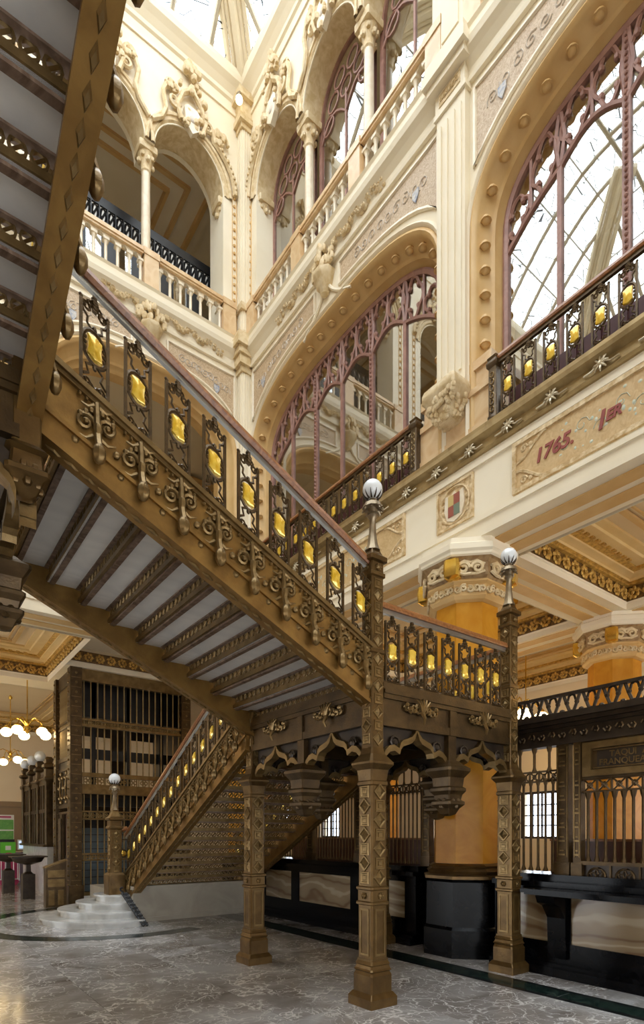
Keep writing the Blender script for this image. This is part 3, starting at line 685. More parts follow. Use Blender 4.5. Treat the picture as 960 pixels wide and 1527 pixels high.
# ------------------------------------------------------------------ glass roof
sky = tag(thing('skylight', 'glass roof of white leaded panes on cream ribs over the court', 'skylight'), kind='structure')
Z0, IN, RISE = 17.5, 3.3, 2.3
def roofz(i): return Z0 + RISE * math.sin(PI / 2 * min(1, i / IN)) ** .9
cx0, cx1, cy0, cy1 = XL + .1, XW - .1, YF + .1, YW - .1
rows = [0, .8, 1.65, 2.5, 3.3]
def rib(pts, w, h, m='cream', nm='rib'):
    B(nm, MB().tube([(p[0], p[1], p[2] - w - .01) for p in pts], w, 6), m, sky)
for sx, ax in ((1, cx0), (-1, cx1)):
    for sy, ay in ((1, cy0), (-1, cy1)):
        mb = MB(); P = [(ax + sx * i, ay + sy * i, roofz(i)) for i in [0, .4, .8, 1.2, 1.65, 2.1, 2.5, 2.9, 3.3]]
        for off, r, dz_ in ((-.17, .07, .17), (-.09, .05, .17), (.17, .07, .17), (.09, .05, .17), (0, .10, .16)): mb.tube([(p[0] + off, p[1] - off * sx * sy, p[2] - dz_) for p in P], r, 6)
        B('hip_rib', mb, 'cream', sky)
def side_panes(n, pos, horiz):
    pass
nx, ny = 15, 20
xs = [cx0 + (cx1 - cx0) * i / nx for i in range(nx + 1)]; ys = [cy0 + (cy1 - cy0) * i / ny for i in range(ny + 1)]
def quad_pane(c): B('pane', MB().add(c, [(0, 1, 2, 3)]), 'roof_glass', sky, smooth=False)
def face(us, c0, c1, fn):
    for u in us[1:-1]:
        lim = min(u - c0, c1 - u)
        P = [fn(u, i, roofz(i)) for i in [0, .4, .8, 1.2, 1.65, 2.1, 2.5, 2.9, 3.3] if i <= lim + .01]
        if len(P) > 1: rib(P, .05, .05, 'rib_paint')
    for i in rows[1:]: rib([fn(c0 + i, i, roofz(i)), fn(c1 - i, i, roofz(i))], .022, .03, 'steel', 'purlin')
    for i0, i1 in zip(rows, rows[1:]):
        for u0, u1 in zip(us, us[1:]):
            q = [(max(c0 + i0, min(c1 - i0, u0)), i0), (max(c0 + i0, min(c1 - i0, u1)), i0), (max(c0 + i1, min(c1 - i1, u1)), i1), (max(c0 + i1, min(c1 - i1, u0)), i1)]
            if q[1][0] - q[0][0] < .02: continue
            quad_pane([fn(u, i, roofz(i)) for u, i in q])
face(xs, cx0, cx1, lambda u, i, z: (u, cy1 - i, z)); face(xs, cx0, cx1, lambda u, i, z: (u, cy0 + i, z))
face(ys, cy0, cy1, lambda u, i, z: (cx1 - i, u, z)); face(ys, cy0, cy1, lambda u, i, z: (cx0 + i, u, z))
zt = roofz(IN); tx0, tx1, ty0, ty1 = cx0 + IN, cx1 - IN, cy0 + IN, cy1 - IN
for i in range(7): rib([(tx0 + (tx1 - tx0) * i / 6, ty0, zt), (tx0 + (tx1 - tx0) * i / 6, ty1, zt)], .05, .05, 'rib_paint')
for j in range(11): rib([(tx0, ty0 + (ty1 - ty0) * j / 10, zt), (tx1, ty0 + (ty1 - ty0) * j / 10, zt)], .05, .05, 'rib_paint')
for i in range(6):
    for j in range(10):
        a, b = tx0 + (tx1 - tx0) * i / 6, tx0 + (tx1 - tx0) * (i + 1) / 6; c, d = ty0 + (ty1 - ty0) * j / 10, ty0 + (ty1 - ty0) * (j + 1) / 10
        quad_pane([(a, c, zt), (b, c, zt), (b, d, zt), (a, d, zt)])
B('curb', MB().box(XL - .7, XL + .12, YF - .7, YW + .7, 17.48, 17.62).box(XW - .12, XW + .7, YF - .7, YW + .7, 17.48, 17.62).box(XL, XW, YW - .12, YW + .7, 17.48, 17.62).box(XL, XW, YF - .7, YF + .12, 17.48, 17.62), 'cream', sky, smooth=False)

# ------------------------------------------------------------------ arch windows of the right wall (and their twins opposite)
def arch_window(nm, label, M, detail=True):
    t = tag(thing(nm, label, 'window', M=M), kind='structure')
    c, a = BAYR['c'], BAYR['a']; fn = BAYR['arch']; P0 = fn(-.02)
    B('window_frame', MB().sweep(fn, [(.0, -.30), (.0, -.38), (-.07, -.38), (-.07, -.31), (-.03, -.29), (.0, -.30)]), 'mauve', t, smooth=False)
    n = 6; S = [c - a + 2 * a * i / n for i in range(n + 1)]
    top = lambda s: zat(P0, max(c - a + .03, min(c + a - .03, s)))
    # panes between the mullions
    for i in range(n):
        m = 6; s0, s1 = S[i], S[i + 1]; pts = [(s0 + (s1 - s0) * k / m) for k in range(m + 1)]
        poly = [(s0, 6.75), (s1, 6.75)] + [(p, top(p)) for p in reversed(pts)]
        B('pane', MB().prism(poly, -.352, -.346), 'window_glass', t, smooth=False)
    drop = .80
    zl = {}
    for i in range(1, n):
        stud = i in (2, 4)
        zl[i] = top(S[i]) - drop * (.85 if i in (1, 5) else 1)
        zt = top(S[i]) if stud else zl[i]
        w = .045 if stud else .03
        mb = MB().box(S[i] - w, S[i] + w, -.375, -.315, 6.75, zt)
        if stud:
            for k in range(int((zt - 6.8) / .07)): mb.ball((S[i], -.31, 6.8 + k * .07), .024, 5, 4)
        B('mullion', mb, 'mauve', t, smooth=False)
    zl[0] = 9.1; zl[n] = 9.1
    for i in range(n):
        s0, s1 = S[i], S[i + 1]; z0, z1 = zl[i], zl[i + 1]; w = s1 - s0; mb = MB(); r = .03; D = -.335
        edge = i in (0, n - 1)
        lowz = lambda q: z0 + (z1 - z0) * q + .20 * math.sin(PI * q) * (.3 if edge else 1)
        mb.tube([(s0 + w * q, D, lowz(q)) for q in [k / 10 for k in range(11)]], r, 5)
        # two slanted cusped loops that fill the space between scallop and arch
        for q0, q1 in ((.0, .5), (.5, 1.0)):
            qm = (q0 + q1) / 2; sm = s0 + w * qm; zb = lowz(qm); zt_ = min(top(s0 + w * q0 + .02), top(s0 + w * q1 - .02)); 
            zt_ = (zt_ + top(sm)) / 2; cz = (zb + zt_) / 2; rz = max(.08, (zt_ - zb) / 2); rx = w * .23; sl = (lowz(q1) - lowz(q0)) / (w * .5)
            loop = []
            for k in range(24):
                a_ = 2 * PI * k / 24; f = 1 - .22 * abs(math.sin(2 * a_)) ** 3
                xx = rx * f * math.cos(a_); loop.append((sm + xx, D, cz + rz * f * math.sin(a_) + .5 * sl * xx))
            mb.tube(loop, r * .85, 5, True)
            for a_ in (PI * .25, PI * .75, PI * 1.25, PI * 1.75):
                xx = rx * .70 * math.cos(a_); mb.ball((sm + xx, D, cz + rz * .70 * math.sin(a_) + .5 * sl * xx), .04, 6, 4)
        for sg in (-1, 1):
            xx = s0 if sg < 0 else s1
            mb.tube([(xx - sg * .01, D, (z1 if sg > 0 else z0)), (xx - sg * .06, D, ((z1 if sg > 0 else z0) + top(xx)) / 2), (xx - sg * .01, D, top(xx) - .02)], r, 5)
        sm = (s0 + s1) / 2; mb.tube([(sm, D, lowz(.5)), (sm, D, top(sm))], r * .8, 5)
        B('tracery', mb, 'mauve', t)
    return t
WIN = []
for k, lab in ((0, 'wide arched window with mauve tracery in the far bay of the right wall'), (1, 'wide arched window with mauve tracery mirroring the glass roof')):
    WIN.append(arch_window('window_%d' % (10 + k), lab, MR(k)))
def small_window(nm, label, M, u, s0, s1):
    t = tag(thing(nm, label, 'window', M=M), kind='structure')
    fn = u; P = fn(-.01); a, b = P[0][0], P[-1][0]; c = (a + b) / 2
    B('window_frame', MB().sweep(fn, [(.03, -.40), (-.05, -.40), (-.05, -.46), (.03, -.46)]), 'mauve', t, smooth=False)
    for q0, q1 in ((a, c), (c, b)):
        pts = [q0 + (q1 - q0) * k / 6 for k in range(7)]
        B('pane', MB().prism([(q0, 12.05), (q1, 12.05)] + [(p, zat(P, p)) for p in reversed(pts)], -.435, -.43), 'window_glass', t, smooth=False)
    B('mullion', MB().box(c - .02, c + .02, -.46, -.41, 12.05, 14.95), 'mauve', t, smooth=False)
    mb = MB(); r = .018; D = -.42
    for q in ((c - .36, 15.05), (c + .36, 15.05), (c - .18, 15.32), (c + .18, 15.32), (c, 15.0), (c - .5, 14.75), (c + .5, 14.75)):
        mb.tube([(q[0] + .15 * math.cos(2 * PI * k / 10), D, q[1] + .15 * math.sin(2 * PI * k / 10)) for k in range(10)], r, 5, True)
    mb.tube([(a + (b - a) * k / 12, D, 14.55 + .28 * abs(math.sin(2 * PI * k / 12))) for k in range(13)], r * 1.3, 5)
    B('tracery', mb, 'mauve', t)
n = 20
for k in (0, 1, 2):
    for i, u in enumerate(BAYR['ups']):
        small_window('window_%d' % n, 'round headed upper window with mauve tracery, %s from the far corner' % ORD[3 * k + i], MR(k), u, 0, 0); n += 1

# ------------------------------------------------------------------ bronze railing panel, jewel, ornaments (shared meshes)
def panel_mb(h=.66):
    m = MB(); D = 0
    for x in (-.088, .088): m.box(x - .010, x + .010, -.010, .010, .02, h - .06)
    m.tube([(-.125, 0, .03), (-.06, 0, .035), (.06, 0, .035), (.125, 0, .03)], .013, 5)
    for sg in (-1, 1): m.ball((sg * .125, 0, .03), .018, 5, 4); m.ball((sg * .088, 0, h - .05), .016, 5, 4)
    cz = h * .50; rx, rz = .082, .112
    m.tube([(rx * math.cos(2 * PI * k / 16), 0, cz + rz * math.sin(2 * PI * k / 16)) for k in range(16)], .013, 5, True)
    m.box(-.05, .05, -.004, .004, cz - .082, cz + .082) if False else None
    for sg in (-1, 1):
        # side leaves inside the ring
        for q in (-.035, 0, .035): m.ball((sg * .062, 0, cz + q), .015, 5, 4, sy=.7)
        # S scrolls above and below
        m.tube([(sg * .02, 0, cz + rz + .005), (sg * .05, 0, cz + rz + .03), (sg * .045, 0, cz + rz + .07), (sg * .07, 0, cz + rz + .09), (sg * .085, 0, cz + rz + .13)], .009, 5)
        m.tube(spiral(sg * .052, h - .085, .032, .01, 0 if sg > 0 else PI, 1.2 * sg, 9), .010, 4)
        m.tube(spiral(sg * .03, h - .045, .022, .008, PI if sg > 0 else 0, 1.1 * sg, 8), .010, 4)
        m.tube([(sg * .02, 0, cz - rz - .005), (sg * .055, 0, cz - rz - .03), (sg * .04, 0, cz - rz - .08), (sg * .075, 0, cz - rz - .11)], .009, 5)
        m.tube(spiral(sg * .05, .075, .032, .01, 0 if sg > 0 else PI, -1.2 * sg, 9), .010, 4)
        m.tube(spiral(sg * .025, .06, .02, .008, PI if sg > 0 else 0, -1.1 * sg, 8), .009, 4)
    m.ball((0, 0, cz + rz + .02), .018, 6, 4); m.ball((0, 0, cz - rz - .02), .016, 6, 4)
    for q, r in ((.055, .026), (.03, .034), (.0, .024)): m.ball((0, 0, h - q), r, 6, 4, sz=.6)
    m.box(-.014, .014, -.012, .012, h - .08, h + .02)
    return m
def jewel_mb(h=.66):
    cz = h * .50; m = MB()
    o = [(-.050, .066), (0, .082), (.050, .066), (.043, 0), (.050, -.066), (0, -.082), (-.050, -.066), (-.043, 0)]
    return m.loft([[(x * f, y, cz + z * f) for x, z in o] for f, y in ((.55, -.026), (.95, -.014), (1, 0), (.95, .014), (.55, .026))])
PAN, JEW = {}, {}
for k in (0.0, .4748, .513):
    PAN[k] = panel_mb().shear(k).mesh('baluster_panel', 'bronze'); JEW[k] = jewel_mb().shear(k).mesh('jewel', 'jewel')
def add_panel(parent, M, k, h=None):
    o = put('baluster_panel', PAN[k], parent, M=M); put('jewel', JEW[k], o); return o

def orn_mb():                                    # acanthus ornament with two volutes and a drop, faces -y
    m = MB()
    for sg in (-1, 1):
        m.tube(spiral(sg * .062, .015, .052, .012, PI if sg > 0 else 0, -1.35 * sg, 14, -.02), .013, 5, r2=.009)
        m.tube([(sg * .015, -.02, .12), (sg * .05, -.025, .10), (sg * .085, -.02, .115)], .014, 5, r2=.006)
        m.tube([(sg * .02, -.02, -.05), (sg * .06, -.02, -.075), (sg * .11, -.015, -.06)], .013, 5, r2=.005)
        m.ball((sg * .115, -.01, -.10), .022, 6, 4, sy=.6); m.ball((sg * .06, -.03, .015), .016, 6, 4)
        for q in range(3): m.ball((sg * (.03 + .03 * q), -.02, .09 - .02 * q), .018, 6, 4)
    m.tube([(0, -.02, .14), (0, -.035, .06), (0, -.04, -.02), (0, -.06, -.09), (0, -.085, -.14), (0, -.07, -.19)], .016, 6, r2=.024)
    m.ball((0, -.075, -.165), .040, 7, 5, sz=1.5); m.ball((0, -.05, -.02), .026, 6, 4, sz=1.5)
    return m
ORN = orn_mb().mesh('acanthus_ornament', 'bronze_light')
def cluster_mb(w=.42):                           # wide foliage bouquet on the landing beams, faces -y
    m = MB()
    for sg in (-1, 1):
        for i in range(4):
            x = sg * (.05 + i * w * .125); m.tube(spiral(x, .02 * math.sin(i * 2), .045 - .004 * i, .01, i, 1.3 * sg, 10, -.03 + .004 * i), .011, 5)
            m.ball((x, -.03, .035 * math.cos(i * 2.3)), .026, 6, 4)
    for i in range(5): m.tube([(0, -.04, -.04), (.03 * (i - 2), -.06, .05), (.05 * (i - 2), -.05, .11 - .01 * abs(i - 2))], .014, 5, r2=.008)
    m.tube([(0, -.04, -.03), (0, -.07, -.09), (.01, -.05, -.14)], .025, 6, r2=.012)
    return m
CLU = cluster_mb().mesh('foliage_bouquet', 'bronze_light')
# column bosses
DIA = MB().loft([[(r * math.cos(a), y, r * math.sin(a)) for a in (0, PI / 2, PI, 3 * PI / 2)] for r, y in ((.082, 0), (.077, -.012), (.062, -.012), (.052, -.003), (.002, -.024))]).mesh('diamond_boss', 'bronze_light', False)
SQB = MB().loft([[(sx * r, y, sz * r) for sx, sz in ((-1, -1), (1, -1), (1, 1), (-1, 1))] for r, y in ((.058, 0), (.054, -.012), (.043, -.012), (.036, -.002), (.024, -.002), (.018, -.012))]).mesh('square_boss', 'bronze_light', False)
ROS = MB().lathe([(.03, 0), (.03, .008), (.02, .012), (.012, .02), (.002, .022)], 10).merge((lambda q: [q.ball((.024 * math.cos(k * PI / 3), .024 * math.sin(k * PI / 3), .010), .011, 5, 4) for k in range(6)] and q)(MB())).mesh('rosette', 'bronze_light')
def face_M(k, half, z):                          # k-th side of a square shaft, local -y is outward
    return RZ(k * PI / 2) @ T((0, -half, z))

def globe_lamp(parent, z, r=.095):
    B('lamp_neck', MB().lathe([(.07, z), (.05, z + .05), (.035, z + .16), (.028, z + .30), (.05, z + .33), (.04, z + .36)], 8, rot=PI / 8), 'lamp_metal', parent)
    pet = MB()
    for k in range(8):
        a = k * PI / 4; pet.tube([(.03 * math.cos(a), .03 * math.sin(a), z + .42), (.075 * math.cos(a), .075 * math.sin(a), z + .40), (.10 * math.cos(a), .10 * math.sin(a), z + .37)], .02, 5, r2=.008)
    pet.lathe([(.045, z + .36), (.05, z + .40), (.10, z + .40), (.085, z + .44), (.04, z + .46), (.03, z + .49), (.045, z + .51)], 10)
    B('lamp_collar', pet, 'lamp_metal', parent)
    g = B('lamp_globe', MB().ball((0, 0, z + .58), r, 18, 12), 'globe_glass', parent)
    cg = MB()
    for k in range(10):
        a = k * PI / 5; P = []
        for q in (0, .35, .7, 1.0): P.append(((r + .003) * math.sin(.45 + q * .85) * math.cos(a), (r + .003) * math.sin(.45 + q * .85) * math.sin(a), z + .58 - (r + .003) * math.cos(.45 + q * .85)))
        cg.tube(P, .012, 4, r2=.002)
    B('globe_cage', cg, 'bronze_dark', g)
    return g

def stair_column(x, y, label, top=4.24, lamp=True):
    t = thing('stair_column', label, 'column', loc=(x, y, 0), group='bronze columns under the landing')
    B('plinth', MB().sq([(.168, 0), (.168, .085), (.140, .125), (.134, .13)], .05).sq([(.134, .12), (.134, .29), (.120, .32), (.134, .335), (.124, .35), (.115, .38), (.122, .39), (.108, .42), (.108, .44)], .12), 'bronze_warm', t, smooth=False)
    lo = B('lower_shaft', MB().sq([(.100, .44), (.100, .94), (.118, .95), (.118, .97), (.104, .98), (.104, 1.08), (.118, 1.09), (.118, 1.11), (.098, 1.12)], .15), 'bronze_warm', t, smooth=False)
    fr = MB().box(-.062, .062, -.006, 0, .47, .49).box(-.062, .062, -.006, 0, .89, .91).box(-.062, -.045, -.006, 0, .49, .89).box(.045, .062, -.006, 0, .49, .89).mesh('panel_frame', 'bronze_light', False)
    sh = B('shaft', MB().sq([(.098, 1.12), (.096, 2.06), (.108, 2.07), (.108, 2.10), (.100, 2.11), (.112, 2.21), (.128, 2.23), (.152, 2.26), (.152, 2.28), (.120, 2.32), (.090, 2.36), (.078, 2.42)], .15), 'bronze_warm', t, smooth=False)
    up = B('upper_post', MB().sq([(.076, 2.40), (.076, 3.30), (.086, 3.31), (.086, 3.34), (.074, 3.35), (.074, 4.02), (.090, 4.03), (.090, 4.06), (.076, 4.07), (.076, top - .08), (.105, top - .07), (.105, top - .03), (.07, top), (.05, top + .05), (.02, top + .1)], .13), 'bronze_warm', t, smooth=False)
    for k in range(4):
        put('panel_frame', fr, lo, M=face_M(k, .100, 0)); put('rosette', ROS, lo, M=face_M(k, .104, 1.03) @ Matrix.Rotation(PI / 2, 4, 'X'))
        for i in range(7): put('diamond_boss' if (i + k) % 2 == 0 else 'square_boss', DIA if (i + k) % 2 == 0 else SQB, sh, M=face_M(k, .097, 1.20 + i * .134))
        for i in range(7): put('diamond_boss' if (i + k) % 2 == 0 else 'square_boss', DIA if (i + k) % 2 == 0 else SQB, up, M=face_M(k, .075, 2.50 + i * .125) @ Matrix.Scale(.85, 4))
        for i in range(6): put('diamond_boss' if (i + k) % 2 == 0 else 'square_boss', DIA if (i + k) % 2 == 0 else SQB, up, M=face_M(k, .074, 3.42 + i * .107) @ Matrix.Scale(.80, 4))
        put('rosette', ROS, up, M=face_M(k, .076, 4.11) @ Matrix.Rotation(PI / 2, 4, 'X'))
    if lamp: globe_lamp(t, top + .05)
    return t
C1, C2, C3, C4 = (3.63, 6.24), (3.635, 4.03), (5.78, 4.03), (5.78, 6.24)
ZL = 3.03
stair_column(*C1, 'bronze column under the landing, far left one below the flight', 3.2, False)
stair_column(*C2, 'tall bronze column nearest the viewer carrying a white globe lamp')
stair_column(*C3, 'bronze column with globe lamp standing by the counter')
stair_column(*C4, 'bronze column under the far corner of the landing', 3.2, False)

# ------------------------------------------------------------------ landing
def side_arch_mb(w):                             # cusped bracket arch of width w, springing at z=2.3, crown 2.6, in xz plane
    pts = []
    prof = [(0, -.04), (0, .05), (.03, .13), (.09, .18), (.16, .195), (.215, .17), (.235, .165), (.25, .215), (.29, .25), (.36, .27), (.42, .29), (.465, .33), (.49, .385), (.5, .41)]
    L = [(w * a, 2.22 + b) for a, b in prof]; full = L + [(w - a, z) for a, z in reversed(L[:-1])]
    m = MB()
    rows = []
    for d0, dz in ((-.05, 0), (.05, 0)):
        rows.append([(a, d0, z) for a, z in full]); rows.append([(w / 2 + (a - w / 2) * 1.02, d0, z + .06) for a, z in full])
    m.strip([rows[0], rows[1]]); m.strip([rows[2], rows[3]]); m.strip([rows[0], rows[2]]); m.strip([rows[1], rows[3]])
    return m, full
def cusp_fill_mb(w, full):                       # pierced web between arch and beam
    m = MB()
    m.strip([[(a, 0, z + .05) for a, z in full], [(a, 0, 2.64) for a, z in full]])
    for f in (.17, .83):
        m.tube(spiral(w * f, 2.50, .065, .015, 0, 1.5, 12, -.03), .014, 5); m.ball((w * f, -.03, 2.50), .03, 6, 4)
        m.tube(spiral(w * f, 2.50, .065, .015, 0, 1.5, 12, .03), .014, 5)
    return m
def landing_side(parent, P, Q, outward, rail=True, rail_pan=7, z=ZL):
    """one side of a landing from P to Q; local x along, -y outward"""
    P, Q = Vector((*P, 0)), Vector((*Q, 0)); L = (Q - P).length; a = math.atan2(Q.y - P.y, Q.x - P.x)
    M = T(P) @ RZ(a) @ T((0, 0, z - ZL)); e = .075
    B('beam', MB().box(e, L - e, -.07, .07, 2.64, 2.72).box(e, L - e, -.05, .05, 2.72, 2.92).box(e, L - e, -.08, .08, 2.90, 2.945).box(e, L - e, -.095, .095, 2.945, 2.985).box(e, L - e, -.075, .075, 2.985, ZL + .02), 'bronze', parent, M=M, smooth=False)
    B('beam_stile', MB().box(L / 2 - .05, L / 2 + .05, -.075, .075, 2.64, 2.99).box(L / 2 - .06, L / 2 + .06, -.06, .06, 2.28, 2.64), 'bronze', parent, M=M, smooth=False)
    for c in (.27 * L, .73 * L): put('foliage_bouquet', CLU, parent, M=M @ T((c, -.06, 2.84)))
    w = L / 2 - .16
    am, full = side_arch_mb(w); af = cusp_fill_mb(w, full)
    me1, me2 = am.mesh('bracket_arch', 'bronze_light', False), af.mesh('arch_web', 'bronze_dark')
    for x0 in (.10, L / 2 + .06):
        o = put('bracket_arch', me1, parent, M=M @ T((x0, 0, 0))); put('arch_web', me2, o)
    pn = MB().sq([(.02, 1.80), (.06, 1.82), (.09, 1.88), (.13, 1.92), (.13, 1.95), (.10, 1.97), (.11, 2.02), (.14, 2.06), (.14, 2.09), (.115, 2.11), (.125, 2.20), (.155, 2.24), (.175, 2.27), (.175, 2.30), (.12, 2.34), (.08, 2.38)], .12)
    pn2 = MB()
    for i in range(16): pn2.ball((.10 * math.cos(i * PI / 8), .10 * math.sin(i * PI / 8), 1.90 + .06 * (i % 2)), .03, 5, 4)
    p = B('pendant', pn, 'bronze', parent, M=M @ T((L / 2, 0, 0)), smooth=False); B('pendant_leaves', pn2, 'bronze', p)
    if rail:
        n = rail_pan; s = (L - .24) / n
        for i in range(n): add_panel(parent, M @ T((.12 + s * (i + .5), 0, ZL + .02)), 0.0)
        B('handrail', MB().prism([(-.035, ZL + .745), (.035, ZL + .745), (.042, ZL + .765), (.03, ZL + .80), (0, ZL + .81), (-.03, ZL + .80), (-.042, ZL + .765)], .07, L - .07, 'x'), 'wood', parent, M=M)
        B('rail_bar', MB().box(.07, L - .07, -.016, .016, ZL + .70, ZL + .745), 'rail_steel', parent, M=M, smooth=False)
ld = thing('stair_landing', 'bronze stair landing with jewelled railing carried on four columns', 'landing')
B('deck', MB().box(C2[0] + .05, C3[0] - .05, C2[1] + .05, C1[1] - .05, 2.93, ZL), 'tread', ld, smooth=False)
jo = MB()
for i in range(1, 6): jo.box(C2[0] + .05, C3[0] - .05, C2[1] + i * .36 - .03, C2[1] + i * .36 + .03, 2.76, 2.93)
B('joist', jo, 'bronze_dark', ld, smooth=False)
landing_side(ld, C2, C3, None, True, 7)
landing_side(ld, C3, C4, None, True, 7)
landing_side(ld, C4, C1, None, False)
landing_side(ld, C1, C2, None, False)

# ------------------------------------------------------------------ flights
def riser_mb(w):
    m = MB().box(-.012, .012, .05, w - .05, .004, .020).box(-.012, .012, .05, w - .05, .098, .125)
    m.box(-.022, .022, .04, w - .04, -.035, .004)
    n = int((w - .14) / .098); s = (w - .14) / n
    for i in range(n):
        y = .07 + s * (i + .5)
        m.loft([[(x, y + r * math.cos(2 * PI * k / 10), .059 + r * math.sin(2 * PI * k / 10)) for k in range(10)] for x, r in ((-.008, .046), (.008, .046), (.008, .033), (-.008, .033), (-.008, .046))], cap=False)
        m.tube([(0, y - .022, .037), (0, y + .022, .081)], .011, 4)
    return m
def flight(name, label, M, n, run, rise, w, k, sides=(0, 1), ornaments=(0, 1), stain=True, cut=0, rails=(0, 1), ext=0.0):
    """origin at the foot; local x climbs, y across (0..w). n risers."""
    t = thing(name, label, 'staircase', M=M)
    L = (n - 1) * run
    rm = riser_mb(w).mesh('riser', 'bronze_light'); tm = MB().box(0, run + .03, .03, w - .03, -.03, 0).mesh('tread', 'tread', False)
    sm = MB().box(-.01, .06, .04, w - .04, -.045, -.03).box(run - .035, run + .012, .04, w - .04, -.05, -.03).mesh('tread_bearer', 'stain', False)
    for i in range(n):
        put('riser', rm, t, M=T((i * run, 0, i * rise + .005)))
        if i < n - 1:
            o = put('tread', tm, t, M=T((i * run - .02, 0, (i + 1) * rise))); put('tread_bearer', sm, o)
    # stringers
    L0, L1 = (-.02 - cut), L + .02 + ext
    def sbox(*b): return MB().box(*b)
    for sd in (0, 1):
        y = 0 if sd == 0 else w; sg = -1 if sd == 0 else 1
        def yb(a, b): return (min(y + sg * a, y + sg * b), max(y + sg * a, y + sg * b))
        # z of nosing line at x: rise + k*x
        pl = MB().box(L0, L1, *yb(-.03, .03), -.20, .30).shear(k)
        st = B('stringer', pl, 'bronze_ochre', t, smooth=False)
        B('top_moulding', MB().box(L0, L1, *yb(-.06, .075), .295, .335).box(L0, L1, *yb(.03, .055), .265, .297).shear(k), 'bronze_light', st, smooth=False)
        B('bottom_flange', MB().box(L0, L1, *yb(-.09, .06), -.235, -.195).box(L0, L1, *yb(.03, .045), -.195, -.06).box(L0, L1, *yb(.045, .065), -.065, -.035).shear(k), 'bronze_ochre', st, smooth=False)
        rp = MB(); yy = y + sg * -.015
        for i in range(int((L1 - L0) / .11)):
            x = L0 + .06 + i * .11; rp.loft([[(x + a * f, yy + b * f, -.236 - c) for a, b in ((-.05, 0), (0, -.022), (.05, 0), (0, .022))] for f, c in ((1, 0), (.6, .014))])
        B('soffit_rope', rp.shear(k), 'bronze_light', st, smooth=False)
        if sd in ornaments:
            for i in range(n - 1):
                x = (i + .5) * run
                put('acanthus_ornament', ORN, st, M=T((x, y + sg * .035, .10 + k * x)) @ (RZ(PI) if sg > 0 else Matrix.Identity(4)) @ Matrix.Diagonal((1.18, 1.0, 1.2, 1)))
                xa, xb = x - run * .5 + .04, x + run * .5 - .04
                bd = MB()
                for q in range(6): bd.ball((xa + (xb - xa) * q / 5, y + sg * .05, .245 + k * (xa + (xb - xa) * q / 5)), .014, 5, 4)
                B('bead_row', bd, 'bronze_light', st)
        if sd in rails:
            for i in range(n - 1 + (0 if cut == 0 else 0)):
                x = (i + .5) * run; add_panel(t, T((x, y, .34 + k * x)), k)
            q = .34
            B('handrail', MB().prism([(y - .030, q + .735), (y + .030, q + .735), (y + .045, q + .765), (y + .036, q + .80), (y, q + .815), (y - .036, q + .80), (y - .045, q + .765)], L0, L1, 'x').shear(k), 'wood', t)
            B('rail_bar', MB().box(L0, L1, y - .016, y + .016, q + .70, q + .735).shear(k), 'rail_steel', t, smooth=False)
    return t
K2 = .1415 / .298
# second flight: climbs to the left from the landing
flight('stair_flight', 'upper bronze stair flight with marble treads climbing left from the landing', T((C1[0], C1[1], ZL)) @ RZ(PI), 10, .298, .1415, C1[1] - C2[1], .4748, ext=.2)
# first flight: from the round marble steps up to the landing, climbing towards the viewer
K1 = .513
Z1 = .5; r1 = (ZL - Z1) / 17
flight('stair_flight', 'lower bronze stair flight rising from the round marble steps', T((C1[0] - .08, C1[1] + 16 * .29, Z1)) @ RZ(-PI / 2), 17, .29, r1, C4[0] - C1[0] + .16, .513)
# third flight: overhead, from the upper landing towards the viewer
X2 = .70; ZU = ZL + 10 * .1415
flight('stair_flight', 'topmost bronze stair flight seen from below at the upper left', T((X2 - 2.2, C2[1] - .04, ZU)) @ RZ(-PI / 2), 14, .298, .1415, 2.2, .4748, rails=(0, 1))
ul = thing('stair_landing', 'upper stair landing at the head of the left climbing flight', 'landing')
A1, A2 = (X2, 6.24), (X2, 4.0)
B('deck', MB().box(X2 - 2.2, X2, 4.0, 6.24, ZU - .1, ZU), 'tread', ul, smooth=False)
dz = ZU - ZL
landing_side(ul, A1, A2, None, False, z=ZU)
landing_side(ul, (X2 - 2.2, 4.0), (X2, 4.0), None, False, z=ZU)
cp = MB().sq([(.02, ZU - .72), (.06, ZU - .70), (.10, ZU - .62), (.13, ZU - .60), (.13, ZU - .57), (.10, ZU - .55), (.09, ZU - .46), (.12, ZU - .44), (.085, ZU - .40), (.085, ZU + .45), (.11, ZU + .46), (.11, ZU + .5)], .15, (X2 - .03, 4.03, 0))
B('corner_post', cp, 'bronze_warm', ul)
lv = MB()
for i in range(24): lv.ball((X2 - .03 + .09 * math.cos(i * PI / 12), 4.03 + .09 * math.sin(i * PI / 12), ZU - .64 + .10 * (i % 3) / 2), .03, 6, 4)
B('post_leaves', lv, 'bronze_warm', ul)
struct('floor_bridge', MB().box(X2 - 2.3, X2 + .1, YF - .6, .1, 6.2, 6.46), 'plaster', 'first floor bridge behind the viewer reached by the top flight', 'floor')

